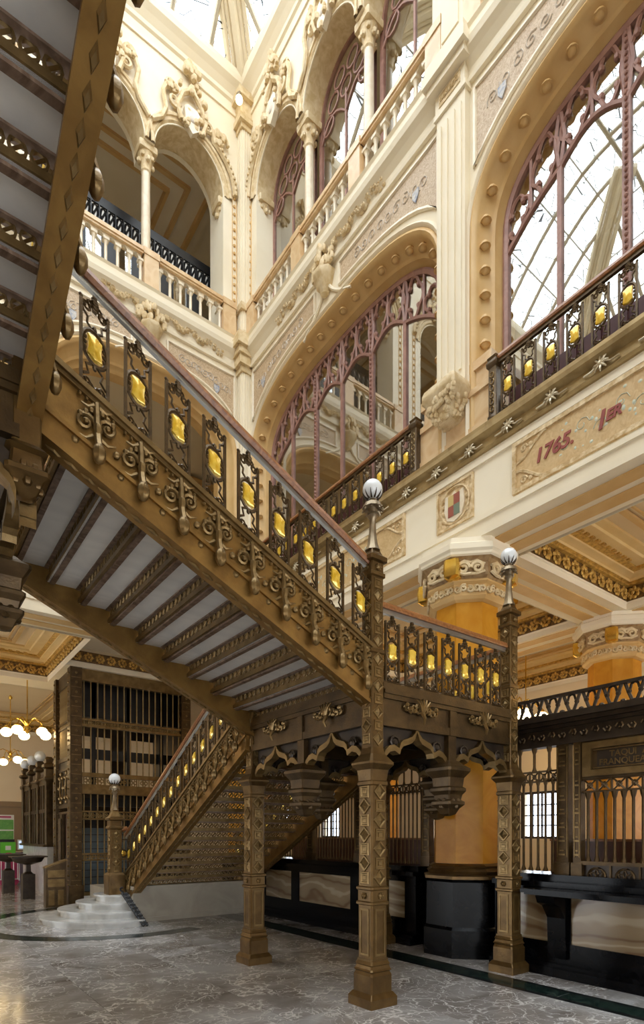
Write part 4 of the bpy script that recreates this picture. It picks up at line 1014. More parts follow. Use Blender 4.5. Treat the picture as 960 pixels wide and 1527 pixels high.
# ------------------------------------------------------------------ round marble steps and newel at the foot of the lower flight
ms = thing('marble_steps', 'rounded white marble steps at the foot of the lower flight', 'steps', loc=(0, 0, 0))
def step_slab(xc, y0, r, x1, y1, z0, z1):
    # rounded end towards -x and the front, straight towards +x and the back
    def out(g):
        R = r + g; P = [(xc + R * math.cos(a), y0 + r + R * math.sin(a)) for a in [PI * 1.5 - PI * i / 28 for i in range(29)]]
        return [(x1, y0 - g)] + P + [(x1, y0 + 2 * r + g)]
    m = MB().prism(out(-.05), z0, z1 - .03, 'z'); m.prism(out(0), z1 - .03, z1, 'z'); return m
for i, (xc, y0, r) in enumerate(((3.34, 9.82, 1.26), (3.36, 10.06, .98), (3.38, 10.30, .70), (3.42, 10.50, .45))):
    B('step', step_slab(xc, y0, r, 3.52, 13.2, i * .125, (i + 1) * .125), 'white_marble', ms)
B('base_wall', MB().box(3.50, 5.96, 10.36, 10.44, .0, .62).box(3.46, 6.0, 10.33, 10.46, .60, .66).box(3.50, 5.96, 10.33, 10.46, 0, .08).box(3.5, 5.68, 10.47, 13.2, 0, .5), 'grey_marble', ms, smooth=False)
nw = thing('newel_post', 'bronze newel post with globe lamp on the marble steps', 'post', loc=(3.30, 10.80, .5))
B('pedestal', MB().sq([(.15, 0), (.15, .36), (.135, .38), (.12, .40)], .04), 'bronze_warm', nw, smooth=False)
sh = B('shaft', MB().sq([(.105, .40), (.105, 1.20), (.13, 1.22), (.13, 1.25), (.11, 1.27), (.11, 1.36), (.14, 1.38), (.14, 1.41), (.10, 1.44)], .12), 'bronze_warm', nw, smooth=False)
for k in range(4):
    for i in range(6): put('diamond_boss' if (i + k) % 2 else 'square_boss', DIA if (i + k) % 2 else SQB, sh, M=face_M(k, .106, .47 + i * .13))
B('pinnacle', MB().sq([(.10, 1.43), (.06, 1.52), (.045, 1.60)], .1), 'bronze_light', nw)
globe_lamp(nw, 1.56, .105)
# curved start of the handrail and the first panel with a round medallion
sp = thing('newel_railing', 'short railing with round gilt medallion between newel and lower flight', 'railing', loc=(3.42, 10.86, .5))
pts = [(-.06, -.02, 1.22), (0, .02, 1.24), (.06, .0, 1.30), (.10, -.1, 1.36)]
B('handrail', MB().tube([(-.10, -.02, 1.15), (-.02, -.02, 1.17), (.06, 0, 1.20), (.13, .02, 1.23)], .04, 8), 'wood', sp)
mm = MB().tube([(.06 + .07 * math.cos(2 * PI * k / 14), 0, .75 + .07 * math.sin(2 * PI * k / 14)) for k in range(14)], .012, 5, True)
for x in (-.03, .15): mm.box(x - .01, x + .01, -.01, .01, .38, 1.16)
mm.box(-.08, .16, -.012, .012, .36, .39).box(-.08, .16, -.012, .012, 1.0, 1.02)
B('frame', mm, 'bronze', sp); B('medallion', MB().ball((.06, 0, .75), .058, 12, 8, sy=.3), 'gold', sp)
# black iron lift track leaning on the steps
bt = thing('folded_iron_rail', 'black folded iron rail leaning against the marble steps', 'rail', loc=(3.36, 10.02, 0))
p0, p1 = Vector((.16, -.24, .02)), Vector((-.05, .28, .56))
for off in (-.035, .035): B('rail_bar', MB().tube([p0 + Vector((off, 0, 0)), p1 + Vector((off, 0, 0))], .022, 6), 'iron_black', bt)
mb = MB()
for i in range(9): c = p0.lerp(p1, (i + .5) / 9); mb.box(c.x - .05, c.x + .05, c.y - .03, c.y + .03, c.z - .02, c.z + .03)
B('link', mb, 'iron_black', bt, smooth=False); B('hook', MB().tube([p1, p1 + Vector((-.05, .04, .05)), p1 + Vector((-.06, 0, .09)), p1 + Vector((-.02, -.02, .10))], .018, 6), 'iron_black', bt)

# ------------------------------------------------------------------ yellow marble columns
def big_column(x, y, label, zt=5.42):
    t = thing('marble_column', label, 'column', loc=(x, y, 0), group='yellow marble columns')
    B('plinth', MB().lathe([(.58, 0), (.58, .36), (.55, .40), (.54, .98), (.56, 1.02)], 8, rot=PI / 8), 'black_marble', t, smooth=False)
    B('base_moulding', MB().lathe([(.56, 1.02), (.56, 1.06), (.50, 1.08), (.52, 1.12), (.47, 1.16), (.49, 1.19), (.43, 1.22)], 8, rot=PI / 8), 'bronze_warm', t, smooth=False)
    B('shaft', MB().lathe([(.42, 1.2), (.415, 2.8), (.40, 4.70)], 8, rot=PI / 8), 'yellow_marble', t, smooth=False)
    B('necking', MB().lathe([(.41, 4.66), (.46, 4.68), (.49, 4.72), (.49, 4.86), (.525, 4.89), (.525, 4.91), (.50, 4.93)], 8, rot=PI / 8), 'ochre', t, smooth=False)
    B('capital', MB().lathe([(.50, 4.92), (.53, 4.96), (.54, 5.12), (.57, 5.16), (.60, 5.18)], 8, rot=PI / 8), 'carved_dark', t, smooth=False)
    B('abacus', MB().lathe([(.58, 5.17), (.62, 5.20), (.62, 5.23), (.645, 5.26), (.645, 5.33), (.60, 5.36), (.60, zt)], 8, rot=PI / 8), 'cream', t, smooth=False)
    for k in range(8):
        R_ = RZ(k * PI / 4)
        m = MB()
        for sg in (-1, 1):
            m.tube([(p[0], p[1] - .02, p[2]) for p in spiral(sg * .09, 4.98, .08, .02, PI if sg > 0 else 0, -1.4 * sg, 14)], .026, 6, r2=.018)
            m.tube([(0, -.01, 5.05), (sg * .08, -.02, 5.07), (sg * .18, -.01, 5.02)], .02, 5); m.tube([(0, -.01, 4.91), (sg * .08, -.02, 4.90), (sg * .18, -.01, 4.94)], .02, 5)
        if 'SCR' not in PIECES: PIECES['SCR'] = m.mesh('scroll_relief', 'stone')
        put('scroll_relief', PIECES['SCR'], t, M=R_ @ T((0, -.545, .06)))
        m = MB()
        for i in range(5): m.tube(spiral(-.16 + i * .08, 4.72 + .02 * (i % 2), .05, .012, i, 1.3 if i % 2 else -1.3, 9, -.01), .016, 5)
        if 'VIN' not in PIECES: PIECES['VIN'] = m.mesh('vine_relief', 'stone')
        put('vine_relief', PIECES['VIN'], t, M=R_ @ T((0, -.495, .07)))
        if 'KNB' not in PIECES:
            PIECES['KNB'] = MB().sq([(.05, -.14), (.095, -.11), (.105, 0), (.095, .10), (.05, .13)], .3).mesh('gilt_knob', 'gold')
        if k % 2 == 0: put('gilt_knob', PIECES['KNB'], t, M=RZ(k * PI / 4 + PI / 8) @ T((0, -.58, 5.04)))
    return t
XC = 6.34
big_column(XC, yc + .06, 'yellow marble octagonal column behind the landing railing')
big_column(10.40, yc, 'yellow marble octagonal column further back behind the sign screen')
big_column(XC, YW + .38, 'yellow marble octagonal column in the far corner')
big_column(10.40, YW + .38, 'yellow marble octagonal column deep in the right gallery')

# ------------------------------------------------------------------ balcony railings of the right wall and the back wall
def iron_post(parent, M):
    B('post', MB().sq([(.065, 6.75), (.065, 6.80), (.055, 6.82), (.055, 7.40), (.075, 7.42), (.08, 7.47), (.06, 7.50), (.07, 7.53), (.03, 7.56)], .12), 'bronze', parent, M=M)
    m = MB()
    for i in range(6): m.tube([(.028 * math.cos(2 * PI * q / 8), -.058, 6.88 + i * .085 + .032 * math.sin(2 * PI * q / 8)) for q in range(8)], .009, 4, True)
    B('post_tracery', m, 'bronze_light', parent, M=M)
BR_ROS = (lambda m: [m.tube([(0, -.02, 0), (.06 * math.cos(a), -.035, .06 * math.sin(a)), (.085 * math.cos(a), -.02, .085 * math.sin(a))], .016, 5, r2=.007) for a in [k * PI / 4 for k in range(8)]] and m.ball((0, -.03, 0), .026, 6, 4))(MB())
BR_ROS.tube([(-.19, -.01, -.02), (-.1, -.02, -.03), (-.05, -.02, 0)], .010, 5).tube([(.19, -.01, -.02), (.1, -.02, -.03), (.05, -.02, 0)], .010, 5)
BRM = BR_ROS.mesh('ledge_rosette', 'brass_pale')
def balcony(M, s0, s1, label, cover=True):
    t = thing('balcony_railing', label, 'railing', M=M, group='jewelled bronze balcony railings')
    n = round((s1 - s0 - .2) / .293); w = (s1 - s0 - .2) / n; F = RZ(PI)
    for x in (s0 + .05, s1 - .05): iron_post(t, T((x, .06, 0)) @ RZ(PI))
    for i in range(n): add_panel(t, T((s0 + .1 + w * (i + .5), .06, 6.77)), 0.0)
    B('handrail', MB().prism([(.025, 7.47), (.095, 7.47), (.105, 7.49), (.09, 7.53), (.06, 7.54), (.03, 7.53), (.015, 7.49)], s0 + .1, s1 - .1, 'x'), 'wood', t)
    B('rail_bar', MB().box(s0 + .1, s1 - .1, .04, .08, 7.43, 7.47).box(s0 + .1, s1 - .1, .03, .09, 6.75, 6.78), 'bronze', t, smooth=False)
    if cover:
        cv = MB().box(s0 + .1, s1 - .1, -.25, -.22, 6.75, 7.25)
        for i in range(n + 1): cv.box(s0 + .1 + w * i - .015, s0 + .1 + w * i + .015, -.22, -.20, 6.75, 7.25)
        B('backing_screen', cv, 'rail_back', t, smooth=False)
    k = int((s1 - s0) / .62)
    return t
balcony(MR(0), .32, BR - .62, 'jewelled balcony railing below the far arched window')
balcony(MR(1), .62, BR - .62, 'jewelled balcony railing below the near arched window')
for k in range(3): balcony(MBK(k), .40, BK - .30, 'jewelled balcony railing in the %s open arch of the back wall' % ORD[k], False)
for k in range(2):
    for i in range(10):
        put('ledge_rosette', BRM, WALLS['right'], M=T((k * BR + .3 + i * .57, .06, 6.58)) @ RZ(PI))
for k in range(2):
    for i in range(7): put('ledge_rosette', BRM, WALLS['back'], M=T((k * BK + .3 + i * .57, .06, 6.58)) @ RZ(PI))

# lettering on the painted frieze
def text(name, body, size, M, m, parent, ext=.004, shear=0.0):
    c = bpy.data.curves.new(name, 'FONT'); c.body = body; c.size = size; c.extrude = ext; c.shear = shear; c.align_x = 'LEFT'; c.offset = .006 if size > .1 else .001
    c.materials.append(MATS[m]); o = bpy.data.objects.new(name, c); COL.objects.link(o); bpy.context.view_layer.update()
    me = bpy.data.meshes.new_from_object(o.evaluated_get(bpy.context.evaluated_depsgraph_get())); bpy.data.objects.remove(o)
    return put(name, me, parent, M=M)
def MT(x, y, z): return Matrix(((0, 0, -1, x), (-1, 0, 0, y), (0, 1, 0, z), (0, 0, 0, 1)))
fl = thing('frieze_lettering', 'dark red painted date lettering on the near frieze', 'lettering', loc=(0, 0, 0))
text('digits', '1765.', .22, MT(XW - .02, 3.86, 5.96), 'red_paint', fl, shear=.2)
text('digits', '1', .27, MT(XW - .02, 3.14, 5.93), 'red_paint', fl, shear=.2)
text('letters', 'ER', .15, MT(XW - .02, 3.02, 5.98), 'red_paint', fl, shear=.2)

# ------------------------------------------------------------------ counter and bronze screens under the right wall
def counter(y0, y1, label, panels, high=True):
    panels = sorted(panels)
    t = thing('marble_counter', label, 'counter', loc=(XW, (y0 + y1) / 2, 0)); cy = (y0 + y1) / 2
    a, b = y0 - cy, y1 - cy
    B('plinth', MB().box(-.12, .55, a, b, 0, .10).box(-.07, .55, a, b, .10, .14), 'black_marble', t, smooth=False)
    fr = MB().box(.0, .55, a, b, .14, .37).box(0, .55, a, b, .91, 1.0)
    ys = [a] + [v - cy for p in panels for v in p] + [b]
    for p, q in zip(ys[::2], ys[1::2]):
        if q - p > .01: fr.box(0, .55, p, q, .37, .91)
    B('body', fr, 'black_marble', t, smooth=False)
    for p, q in panels:
        m = (p + q) / 2 - cy
        if q - p > .9:
            B('onyx_panel', MB().box(.02, .06, p - cy, m - .002, .37, .91), 'onyx', t, smooth=False); B('onyx_panel', MB().box(.02, .06, m + .002, q - cy, .37, .91), 'onyx', t, smooth=False)
        else: B('onyx_panel', MB().box(.02, .06, p - cy, q - cy, .37, .91), 'onyx', t, smooth=False)
    B('worktop', MB().box(-.06, .6, a, b, 1.0, 1.06).box(.05, .6, a, b, 1.06, 1.14), 'black_marble', t, smooth=False)
    return t
counter(5.78, 10.3, 'black marble counter with onyx panels left of the yellow column', [(6.0, 6.9), (7.26, 8.76), (9.01, 9.95)])
counter(-1.0, 4.42, 'black marble counter with onyx panels right of the yellow column', [(3.68, 4.40), (1.6, 3.42), (-.6, 1.3)])
ws = thing('writing_shelf', 'black marble writing shelf on brackets under the bronze sign', 'shelf', loc=(XW, 2.2, 0))
B('shelf_top', MB().box(-.36, .0, -1.6, 1.62, .955, .995).box(-.33, 0, -1.57, 1.59, .93, .955), 'black_marble', ws, smooth=False)
for yb in (1.36, -.9):
    B('bracket', MB().prism([(-.30, .93), (-.26, .84), (-.16, .80), (-.06, .66), (-.04, .2), (0, .2), (0, .93)], yb - .11, yb + .11, 'y'), 'black_marble', ws, smooth=False)

BARM = MB().lathe([(.022, 0), (.022, .02), (.013, .04), (.012, .9), (.012, 1)], 6)
def bars(parent, y0, y1, z0, z1, step=.125, r=.012):
    n = max(1, round((y1 - y0) / step)); s = (y1 - y0) / n
    me = MB().lathe([(r * 1.9, z0), (r * 1.9, z0 + .02), (r * 1.2, z0 + .05), (r, z0 + .07), (r, z1 - .08), (r * 1.6, z1 - .05), (r * 2.2, z1)], 6).mesh('bar', 'bronze')
    for i in range(n): put('bar', me, parent, loc=(0, y0 + s * (i + .5), 0))
def band(parent, y0, y1, z0, z1, m='bronze', nm='pierced_band'):
    mb = MB().box(-.02, .02, y0, y1, z0, z0 + .02).box(-.02, .02, y0, y1, z1 - .02, z1); h = z1 - z0; n = max(1, round((y1 - y0) / h)); s = (y1 - y0) / n
    for i in range(n):
        c = y0 + s * (i + .5); mb.box(-.015, .015, c - s / 2 - .008, c - s / 2 + .008, z0, z1)
        for sg in (-1, 1): mb.tube([(0, c - s * .5, (z0 + z1) / 2 - sg * h * .5), (0, c + s * .5, (z0 + z1) / 2 + sg * h * .5)], .012, 4)
        mb.tube([(0, c + s * .18 * math.cos(2 * PI * k / 8), (z0 + z1) / 2 + h * .18 * math.sin(2 * PI * k / 8)) for k in range(8)], .010, 4, True)
    B(nm, mb, m, parent)
def post(parent, y0, y1, z0=1.14, z1=2.68, d=.05):
    w = (y1 - y0) / 2; c = (y0 + y1) / 2
    f = MB().box(-d, d, y0, y1, z0 + .14, z1).box(-d - .02, d, y0 - .02, y1 + .02, z0, z0 + .14)
    p = B('post', f, 'bronze', parent, smooth=False); m = MB()
    for zz in (1.36, 1.52, 1.68, 1.84, 2.0, 2.16, 2.40, 2.54):
        if zz < z1 - .1: m.box(-d - .012, -d, c - w * .55, c + w * .55, zz, zz + .02); m.box(-d - .012, -d, c - w * .35, c + w * .35, zz + .05, zz + .065)
    m.box(-d - .008, -d, y0 + .01, y0 + .02, z0 + .2, z1 - .05).box(-d - .008, -d, y1 - .02, y1 - .01, z0 + .2, z1 - .05)
    B('post_relief', m, 'bronze_light', p, smooth=False)
def cresting(parent, y0, y1, z0=3.02, z1=3.27):
    mb = MB().box(-.03, .03, y0, y1, z1 - .035, z1).box(-.02, .02, y0, y1, z0, z0 + .02); n = round((y1 - y0) / .235); s = (y1 - y0) / n
    for i in range(n):
        c = y0 + s * (i + .5)
        for sg in (-1, 1):
            mb.tube([(0, c + sg * s * .42, z0 + .01), (0, c + sg * s * .24, (z0 + z1) / 2 - .01), (0, c + sg * .02, z1 - .03)], .020, 5); mb.ball((0, c + sg * s * .24, (z0 + z1) / 2), .030, 5, 4)
            mb.tube([(0, c + sg * s * .5, z1 - .03), (0, c + sg * s * .36, z1 - .05), (0, c + sg * s * .30, z1 - .10)], .014, 5)
        mb.ball((0, c, z0 + .025), .035, 6, 4); mb.ball((0, c + s * .5, z0 + .015), .03, 6, 4)
    B('cresting', mb, 'bronze_dark', parent)
def entab(parent, y0, y1):
    B('entablature', MB().box(-.06, .10, y0, y1, 2.66, 2.70).box(-.04, .10, y0, y1, 2.70, 2.86).box(-.07, .12, y0, y1, 2.86, 2.90).box(-.11, .14, y0, y1, 2.90, 2.95).box(-.15, .16, y0, y1, 2.95, 3.02), 'bronze_dark', parent, smooth=False)
    m = MB(); n = round((y1 - y0) / .13)
    for i in range(n):
        c = y0 + (y1 - y0) * (i + .5) / n; sg = 1 if i % 2 else -1
        m.tube([(-.05, c + q * .05 * math.cos(a) * 1, 2.78 + sg * q * .05 * math.sin(a)) for q, a in [(1, 0), (.9, 1), (.8, 2), (.65, 3), (.5, 4), (.35, 5), (.2, 6)]], .012, 4)
    B('scroll_frieze', m, 'bronze', parent)
XS = 6.32
sr = thing('bronze_screen', 'bronze counter screen with sign panel and trefoil cresting at right', 'screen', loc=(XS, 0, 0))
post(sr, 4.36, 4.50); post(sr, 3.57, 3.72); post(sr, 3.42, 3.51); post(sr, 1.2, 1.3)
bars(sr, 3.74, 4.34, 1.16, 2.28, .10, .013); band(sr, 3.72, 4.36, 2.24, 2.38); bars(sr, 3.74, 4.34, 2.36, 2.67, .21, .014)
bars(sr, 1.32, 3.41, 1.30, 2.08, .10, .014); band(sr, 1.3, 3.42, 2.08, 2.24)
B('sill', MB().box(-.06, .06, 1.3, 3.42, 1.26, 1.30), 'bronze', sr, smooth=False)
B('lower_panel', MB().box(-.02, .02, 1.3, 3.42, 1.0, 1.26), 'bronze_dark', sr, smooth=False)
for i in range(6):
    m = MB().tube([(-.03, 3.25 - i * .31 + .10 * math.cos(2 * PI * k / 14), 1.13 + .10 * math.sin(2 * PI * k / 14)) for k in range(14)], .012, 4, True)
    for k in range(6): m.tube([(-.03, 3.25 - i * .31 + .05 * math.cos(k * PI / 3) + .045 * math.cos(2 * PI * q / 8), 1.13 + .05 * math.sin(k * PI / 3) + .045 * math.sin(2 * PI * q / 8)) for q in range(8)], .006, 4, True)
    m.box(-.035, -.02, 3.25 - i * .31 + .145, 3.25 - i * .31 + .165, 1.0, 1.26)
    B('wheel_grille', m, 'bronze', sr)
sg_ = B('sign_panel', MB().box(-.03, .03, 1.3, 3.42, 2.24, 2.66), 'bronze', sr, smooth=False)
B('sign_frame', MB().box(-.06, -.03, 1.3, 3.40, 2.26, 2.33).box(-.06, -.03, 1.3, 3.40, 2.57, 2.64).box(-.06, -.03, 3.30, 3.40, 2.33, 2.57).box(-.05, -.03, 1.5, 3.28, 2.345, 2.355).box(-.05, -.03, 1.5, 3.28, 2.545, 2.555), 'bronze_light', sg_, smooth=False)
B('sign_field', MB().box(-.036, -.03, 2.55, 3.24, 2.36, 2.54), 'bronze_dark', sg_, smooth=False)
text('sign_letters', 'TAQUI  A', .095, MT(-.036, 3.10, 2.462), 'bronze_light', sg_, .006)
text('sign_letters', 'FRANQUEAD R', .095, MT(-.036, 3.215, 2.375), 'bronze_light', sg_, .006)
entab(sr, 1.2, 4.50); cresting(sr, 1.2, 4.50)
sl = thing('bronze_screen', 'bronze counter screen with slender bars left of the yellow column', 'screen', loc=(XS, 0, 0))
for a, b in ((5.72, 5.86), (7.19, 7.40), (8.62, 8.80), (10.1, 10.3)): post(sl, a, b)
for a, b in ((5.88, 7.17), (7.42, 8.60), (8.82, 10.08)):
    bars(sl, a, b, 1.16, 2.28, .085, .011); band(sl, a, b, 2.24, 2.38); bars(sl, a, b, 2.36, 2.67, .17, .012)
entab(sl, 5.72, 10.3); cresting(sl, 5.72, 10.3)
for y0, y1, lab in ((5.9, 10.3, 'dark brown wooden desk back behind the left screen'), (1.2, 4.2, 'dark brown wooden desk back behind the sign screen')):
    d = thing('wooden_desk', lab, 'desk', loc=(6.95, (y0 + y1) / 2, 0)); L_ = (y1 - y0) / 2
    B('back_board', MB().box(0, .04, -L_, L_, 0, 1.52), 'wood_dark', d, smooth=False); B('cap', MB().box(-.03, .07, -L_, L_, 1.52, 1.55), 'wood', d, smooth=False)
    B('desk_top', MB().box(.04, .7, -L_, L_, .72, .76), 'wood', d, smooth=False)

# ------------------------------------------------------------------ chandeliers (they light the galleries; some are repeats added for light)
def chandelier(x, y, z, zt, label, n=5, r=.13, watt=None, s=1.0):
    t = thing('chandelier', label, 'chandelier', loc=(x, y, z), group='brass globe chandeliers')
    B('rod', MB().tube([(0, 0, 0), (0, 0, zt - z)], .014 * s, 6).lathe([(.05, zt - z - .12), (.06, zt - z - .06), (.02, zt - z)], 10), 'gold', t)
    B('hub', MB().lathe([(.01, -.16), (.05, -.12), (.03, -.04), (.07, 0), (.03, .05), (.05, .12), (.015, .2)], 10), 'gold', t)
    for k in range(n):
        a = 2 * PI * k / n + .3; R_ = .46 * s
        B('arm', MB().tube([(R_ * q * math.cos(a), R_ * q * math.sin(a), .22 * math.sin(PI * min(1, q * 1.02)) * s) for q in (0, .15, .3, .5, .7, .85, .95, 1.0)], .013, 5), 'gold', t)
        g = B('globe', MB().ball((R_ * math.cos(a), R_ * math.sin(a), -.14 * s), r * s, 14, 9, sz=.85), 'globe_lit', t)
        B('globe_cap', MB().lathe([(.07, -.04 * s), (.05, 0), (.02, .03)], 8, (R_ * math.cos(a), R_ * math.sin(a), 0)), 'gold', g)
    return t
chandelier(2.65, 15.6, 4.25, 6.05, 'brass chandelier with five lit globes left of the lift cage')
chandelier(3.0, 20.5, 4.1, 6.05, 'brass chandelier with lit globes near the far wall', 4)
chandelier(9.3, 6.35, 3.9, 6.05, 'brass chandelier with lit globes behind the screen cresting')
chandelier(8.4, 2.2, 4.0, 6.05, 'added brass chandelier lighting the gallery behind the sign screen')  # repeat of the visible chandelier, added for gallery light
chandelier(8.6, 9.6, 3.9, 6.05, 'added brass chandelier lighting the gallery behind the left screen')  # another repeat, put in to light this gallery
chandelier(12.0, 7.9, 4.0, 6.05, 'brass chandelier by the outer wall windows')
chandelier(12.0, 3.0, 4.0, 6.05, 'brass chandelier near the outer wall beyond the sign screen')
chandelier(-.6, 14.0, 4.25, 6.05, 'unseen brass chandelier added for light under the coffer left of the frame, nearer one')  # out of view, added to brighten the left gallery
chandelier(.2, 20.0, 4.1, 6.05, 'unseen brass chandelier added for light under the far coffer left of the frame')  # also unseen, added to lift the light near the far wall

# ------------------------------------------------------------------ lift cage
lc = thing('lift_cage', 'bronze lift cage of slender bars reaching the ceiling', 'lift', loc=(3.2, 13.7, 0))
def rosette_post(parent, x0, x1, y0, y1, h=5.42):
    p = B('corner_post', MB().box(x0, x1, y0, y1, 0, h), 'bronze', parent, smooth=False)
    m = MB()
    for i in range(24):
        z = .12 + i * .22; m.box(x0 + .03, x1 - .03, y0 - .012, y0, z, z + .012).box(x0 - .012, x0, y0 + .03, y1 - .03, z, z + .012)
        m.ball(((x0 + x1) / 2, y0 - .005, z + .11), .03, 6, 4); m.ball((x0 - .005, (y0 + y1) / 2, z + .11), .03, 6, 4)
    B('post_relief', m, 'bronze_light', p, smooth=False)
    B('post_foot', MB().box(x0 - .03, x1 + .03, y0 - .03, y1 + .03, 0, .45), 'bronze', p, smooth=False)
def vbars(parent, x0, x1, y, z0, z1, step, r=.014, axis='x', m='brass'):
    n = max(1, round((x1 - x0) / step)); s = (x1 - x0) / n
    me = MB().lathe([(r, z0), (r, z1)], 6).mesh('bar', m)
    for i in range(n + 1): put('bar', me, parent, loc=((x0 + s * i, y, 0) if axis == 'x' else (y, x0 + s * i, 0)))
rosette_post(lc, 0, .26, 0, .26)
W = 2.9
rosette_post(lc, W - .24, W, 0, .26); rosette_post(lc, 0, .2, 1.42, 1.62)
vbars(lc, .32, W - .28, .1, .28, 5.15, .155)
hb = MB()
for z, h in ((5.15, .27), (4.10, .06), (4.24, .05), (2.94, .10), (2.55, .22), (1.95, .04), (2.12, .04), (1.0, .04), (1.14, .04), (.2, .08)): hb.box(.26, W - .24, .05, .17, z, z + h)
B('rail', hb, 'bronze_light', lc, smooth=False)
def cross_row(parent, x0, x1, y, z, h, step):
    mb = MB(); n = round((x1 - x0) / step)
    for i in range(n):
        c = x0 + (x1 - x0) * (i + .5) / n
        for q in range(4): mb.tube([(c + .4 * h * (math.cos(q * PI / 2) + .7 * math.cos(2 * PI * k / 8)) * .55, y, z + .4 * h * (math.sin(q * PI / 2) + .7 * math.sin(2 * PI * k / 8)) * .55) for k in range(8)], .012, 4, True)
        mb.box(c - step / 2 - .008, c - step / 2 + .008, y - .02, y + .02, z - h / 2, z + h / 2)
    B('pierced_band', mb, 'brass', parent)
cross_row(lc, .28, W - .26, .1, 4.20, .13, .15); cross_row(lc, .28, W - .26, .1, 2.86, .24, .26); cross_row(lc, .28, W - .26, .1, 2.05, .14, .16); cross_row(lc, .28, W - .26, .1, 1.09, .12, .15)
# left face with the door
vbars(lc, .32, 1.40, .1, 3.4, 5.1, .085, .012, 'y'); lf = MB()
for z, h in ((5.1, .32), (4.12, .05), (4.24, .05), (3.34, .10), (3.12, .06), (2.24, .08), (2.10, .05)): lf.box(.06, .16, .26, 1.42, z, z + h)
B('rail', lf, 'bronze', lc, smooth=False)
B('side_panel', MB().box(.08, .14, .26, 1.42, 3.18, 3.34), 'bronze_dark', lc, smooth=False)
ov = MB()
for y in (.55, 1.1):
    ov.tube([(.06, y + .14 * math.cos(2 * PI * k / 12), 2.72 + .26 * math.sin(2 * PI * k / 12)) for k in range(12)], .02, 5, True)
    for k in range(8): ov.ball((.06, y + .2 * math.cos(k * PI / 4), 2.72 + .34 * math.sin(k * PI / 4)), .05, 6, 4)
B('oval_ornament', ov, 'bronze_light', lc); B('overdoor_panel', MB().box(.09, .12, .26, 1.42, 2.3, 3.12), 'bronze_dark', lc, smooth=False)
for y0, y1 in ((.30, .55), (1.12, 1.38)):
    dj = MB().box(.07, .13, y0, y1, 0, 2.1)
    for q in range(3): dj.tube([(.05, y0 + .05 + q * .07, .5), (.05, y0 + .05 + q * .07, 2.0)], .02, 6)
    B('door_jamb', dj, 'bronze', lc, smooth=False)
dr = B('door', MB().box(.16, .20, .55, 1.12, 0, 2.1), 'wood_dark', lc, smooth=False); B('door_rail', MB().box(.14, .16, .55, 1.12, 1.0, 1.1).box(.14, .16, .80, .86, 0, 2.1), 'bronze_dark', dr, smooth=False)
# interior: shaft guides, car and slatted blind
B('shaft_guide', MB().box(.65, .75, .7, .8, 0, 5.4).box(1.5, 1.6, .7, .8, 0, 5.4).box(2.35, 2.45, .7, .8, 0, 5.4), 'iron_black', lc, smooth=False)
B('shaft_beam', MB().box(.2, W, .7, .85, 4.45, 5.4).box(.2, W, .8, .9, 3.45, 3.7).box(.2, W, .8, .9, 2.3, 2.5), 'iron_black', lc, smooth=False)
B('shaft_dark_sheet', MB().box(.2, W, 2.6, 2.64, 0, 2.9).box(.2, W, 2.6, 2.64, 4.3, 5.4).box(.2, .9, 2.6, 2.64, 2.9, 4.3).box(1.7, 2.1, 2.6, 2.64, 2.9, 4.3).box(W - .02, W, .26, 2.6, 0, 5.4), 'bronze_dark', lc, smooth=False)  # dark panels added to stand in for the shade inside the shaft
bl2 = MB()
for i in range(9): bl2.box(.3, 1.9, .6, .62, .25 + i * .17, .25 + i * .17 + .155)
B('slatted_shutter', bl2, 'blind_blue', lc, smooth=False)
B('base', MB().box(.1, W, .02, .3, 0, .2), 'white_marble', lc, smooth=False)
# stepped side desk by the lift door
dk = thing('bronze_lectern', 'low bronze panelled lectern beside the lift door', 'lectern', loc=(2.68, 13.72, 0))
B('body', MB().prism([(0, 0), (.42, 0), (.42, 1.02), (0, .86)], -.12, .12), 'bronze', dk, smooth=False)
B('lid', MB().prism([(-.02, .86), (.44, 1.03), (.44, 1.06), (-.02, .89)], -.14, .14), 'bronze_light', dk, smooth=False)
B('panel', MB().box(.04, .38, -.132, -.12, .45, .62).box(.04, .38, -.132, -.12, .66, .82).box(.05, .17, -.135, -.12, .05, .38).box(.24, .36, -.135, -.12, .05, .38), 'bronze_light', dk, smooth=False)

# glazed booth with globe lamps beyond the lift
bo = thing('bronze_booth', 'row of tall bronze booth panels with three white globes', 'booth', loc=(3.28, 16.5, 0))
B('counter', MB().box(.0, .9, 0, 3.5, 0, 1.28), 'white_marble', bo, smooth=False); B('counter_top', MB().box(-.1, 1, -.02, 3.52, 1.28, 1.34), 'bronze', bo, smooth=False)
for i in range(4):
    y = .05 + i * 1.13
    B('post', MB().sq([(.09, 1.34), (.09, 3.0), (.13, 3.05), (.13, 3.12), (.10, 3.15), (.10, 3.35), (.15, 3.40), (.15, 3.46), (.08, 3.52), (.10, 3.62), (.06, 3.68)], .1, (.05, y, 0)), 'bronze', bo)
    if i: B('globe', MB().ball((.05, y, 3.82), .15, 14, 9), 'globe_glass', bo)
    if i < 3:
        B('panel', MB().box(.03, .07, y + .08, y + 1.05, 1.34, 2.95), 'bronze_dark', bo, smooth=False)
        m = MB().box(.0, .1, y + .06, y + 1.08, 2.95, 3.1).box(-.02, .1, y + .06, y + 1.08, 3.1, 3.16).box(.0, .1, y + .06, y + 1.08, 2.2, 2.3)
        for q in range(3): m.box(0, .03, y + .12 + q * .34, y + .16 + q * .34, 1.36, 2.95)
        for k in range(8): m.tube([(.05, y + .12 + k * .125 + .05 * math.cos(2 * PI * q / 8), 3.27 + .08 * math.sin(2 * PI * q / 8)) for q in range(8)], .014, 4, True)
        B('panel_rails', m, 'bronze', bo)
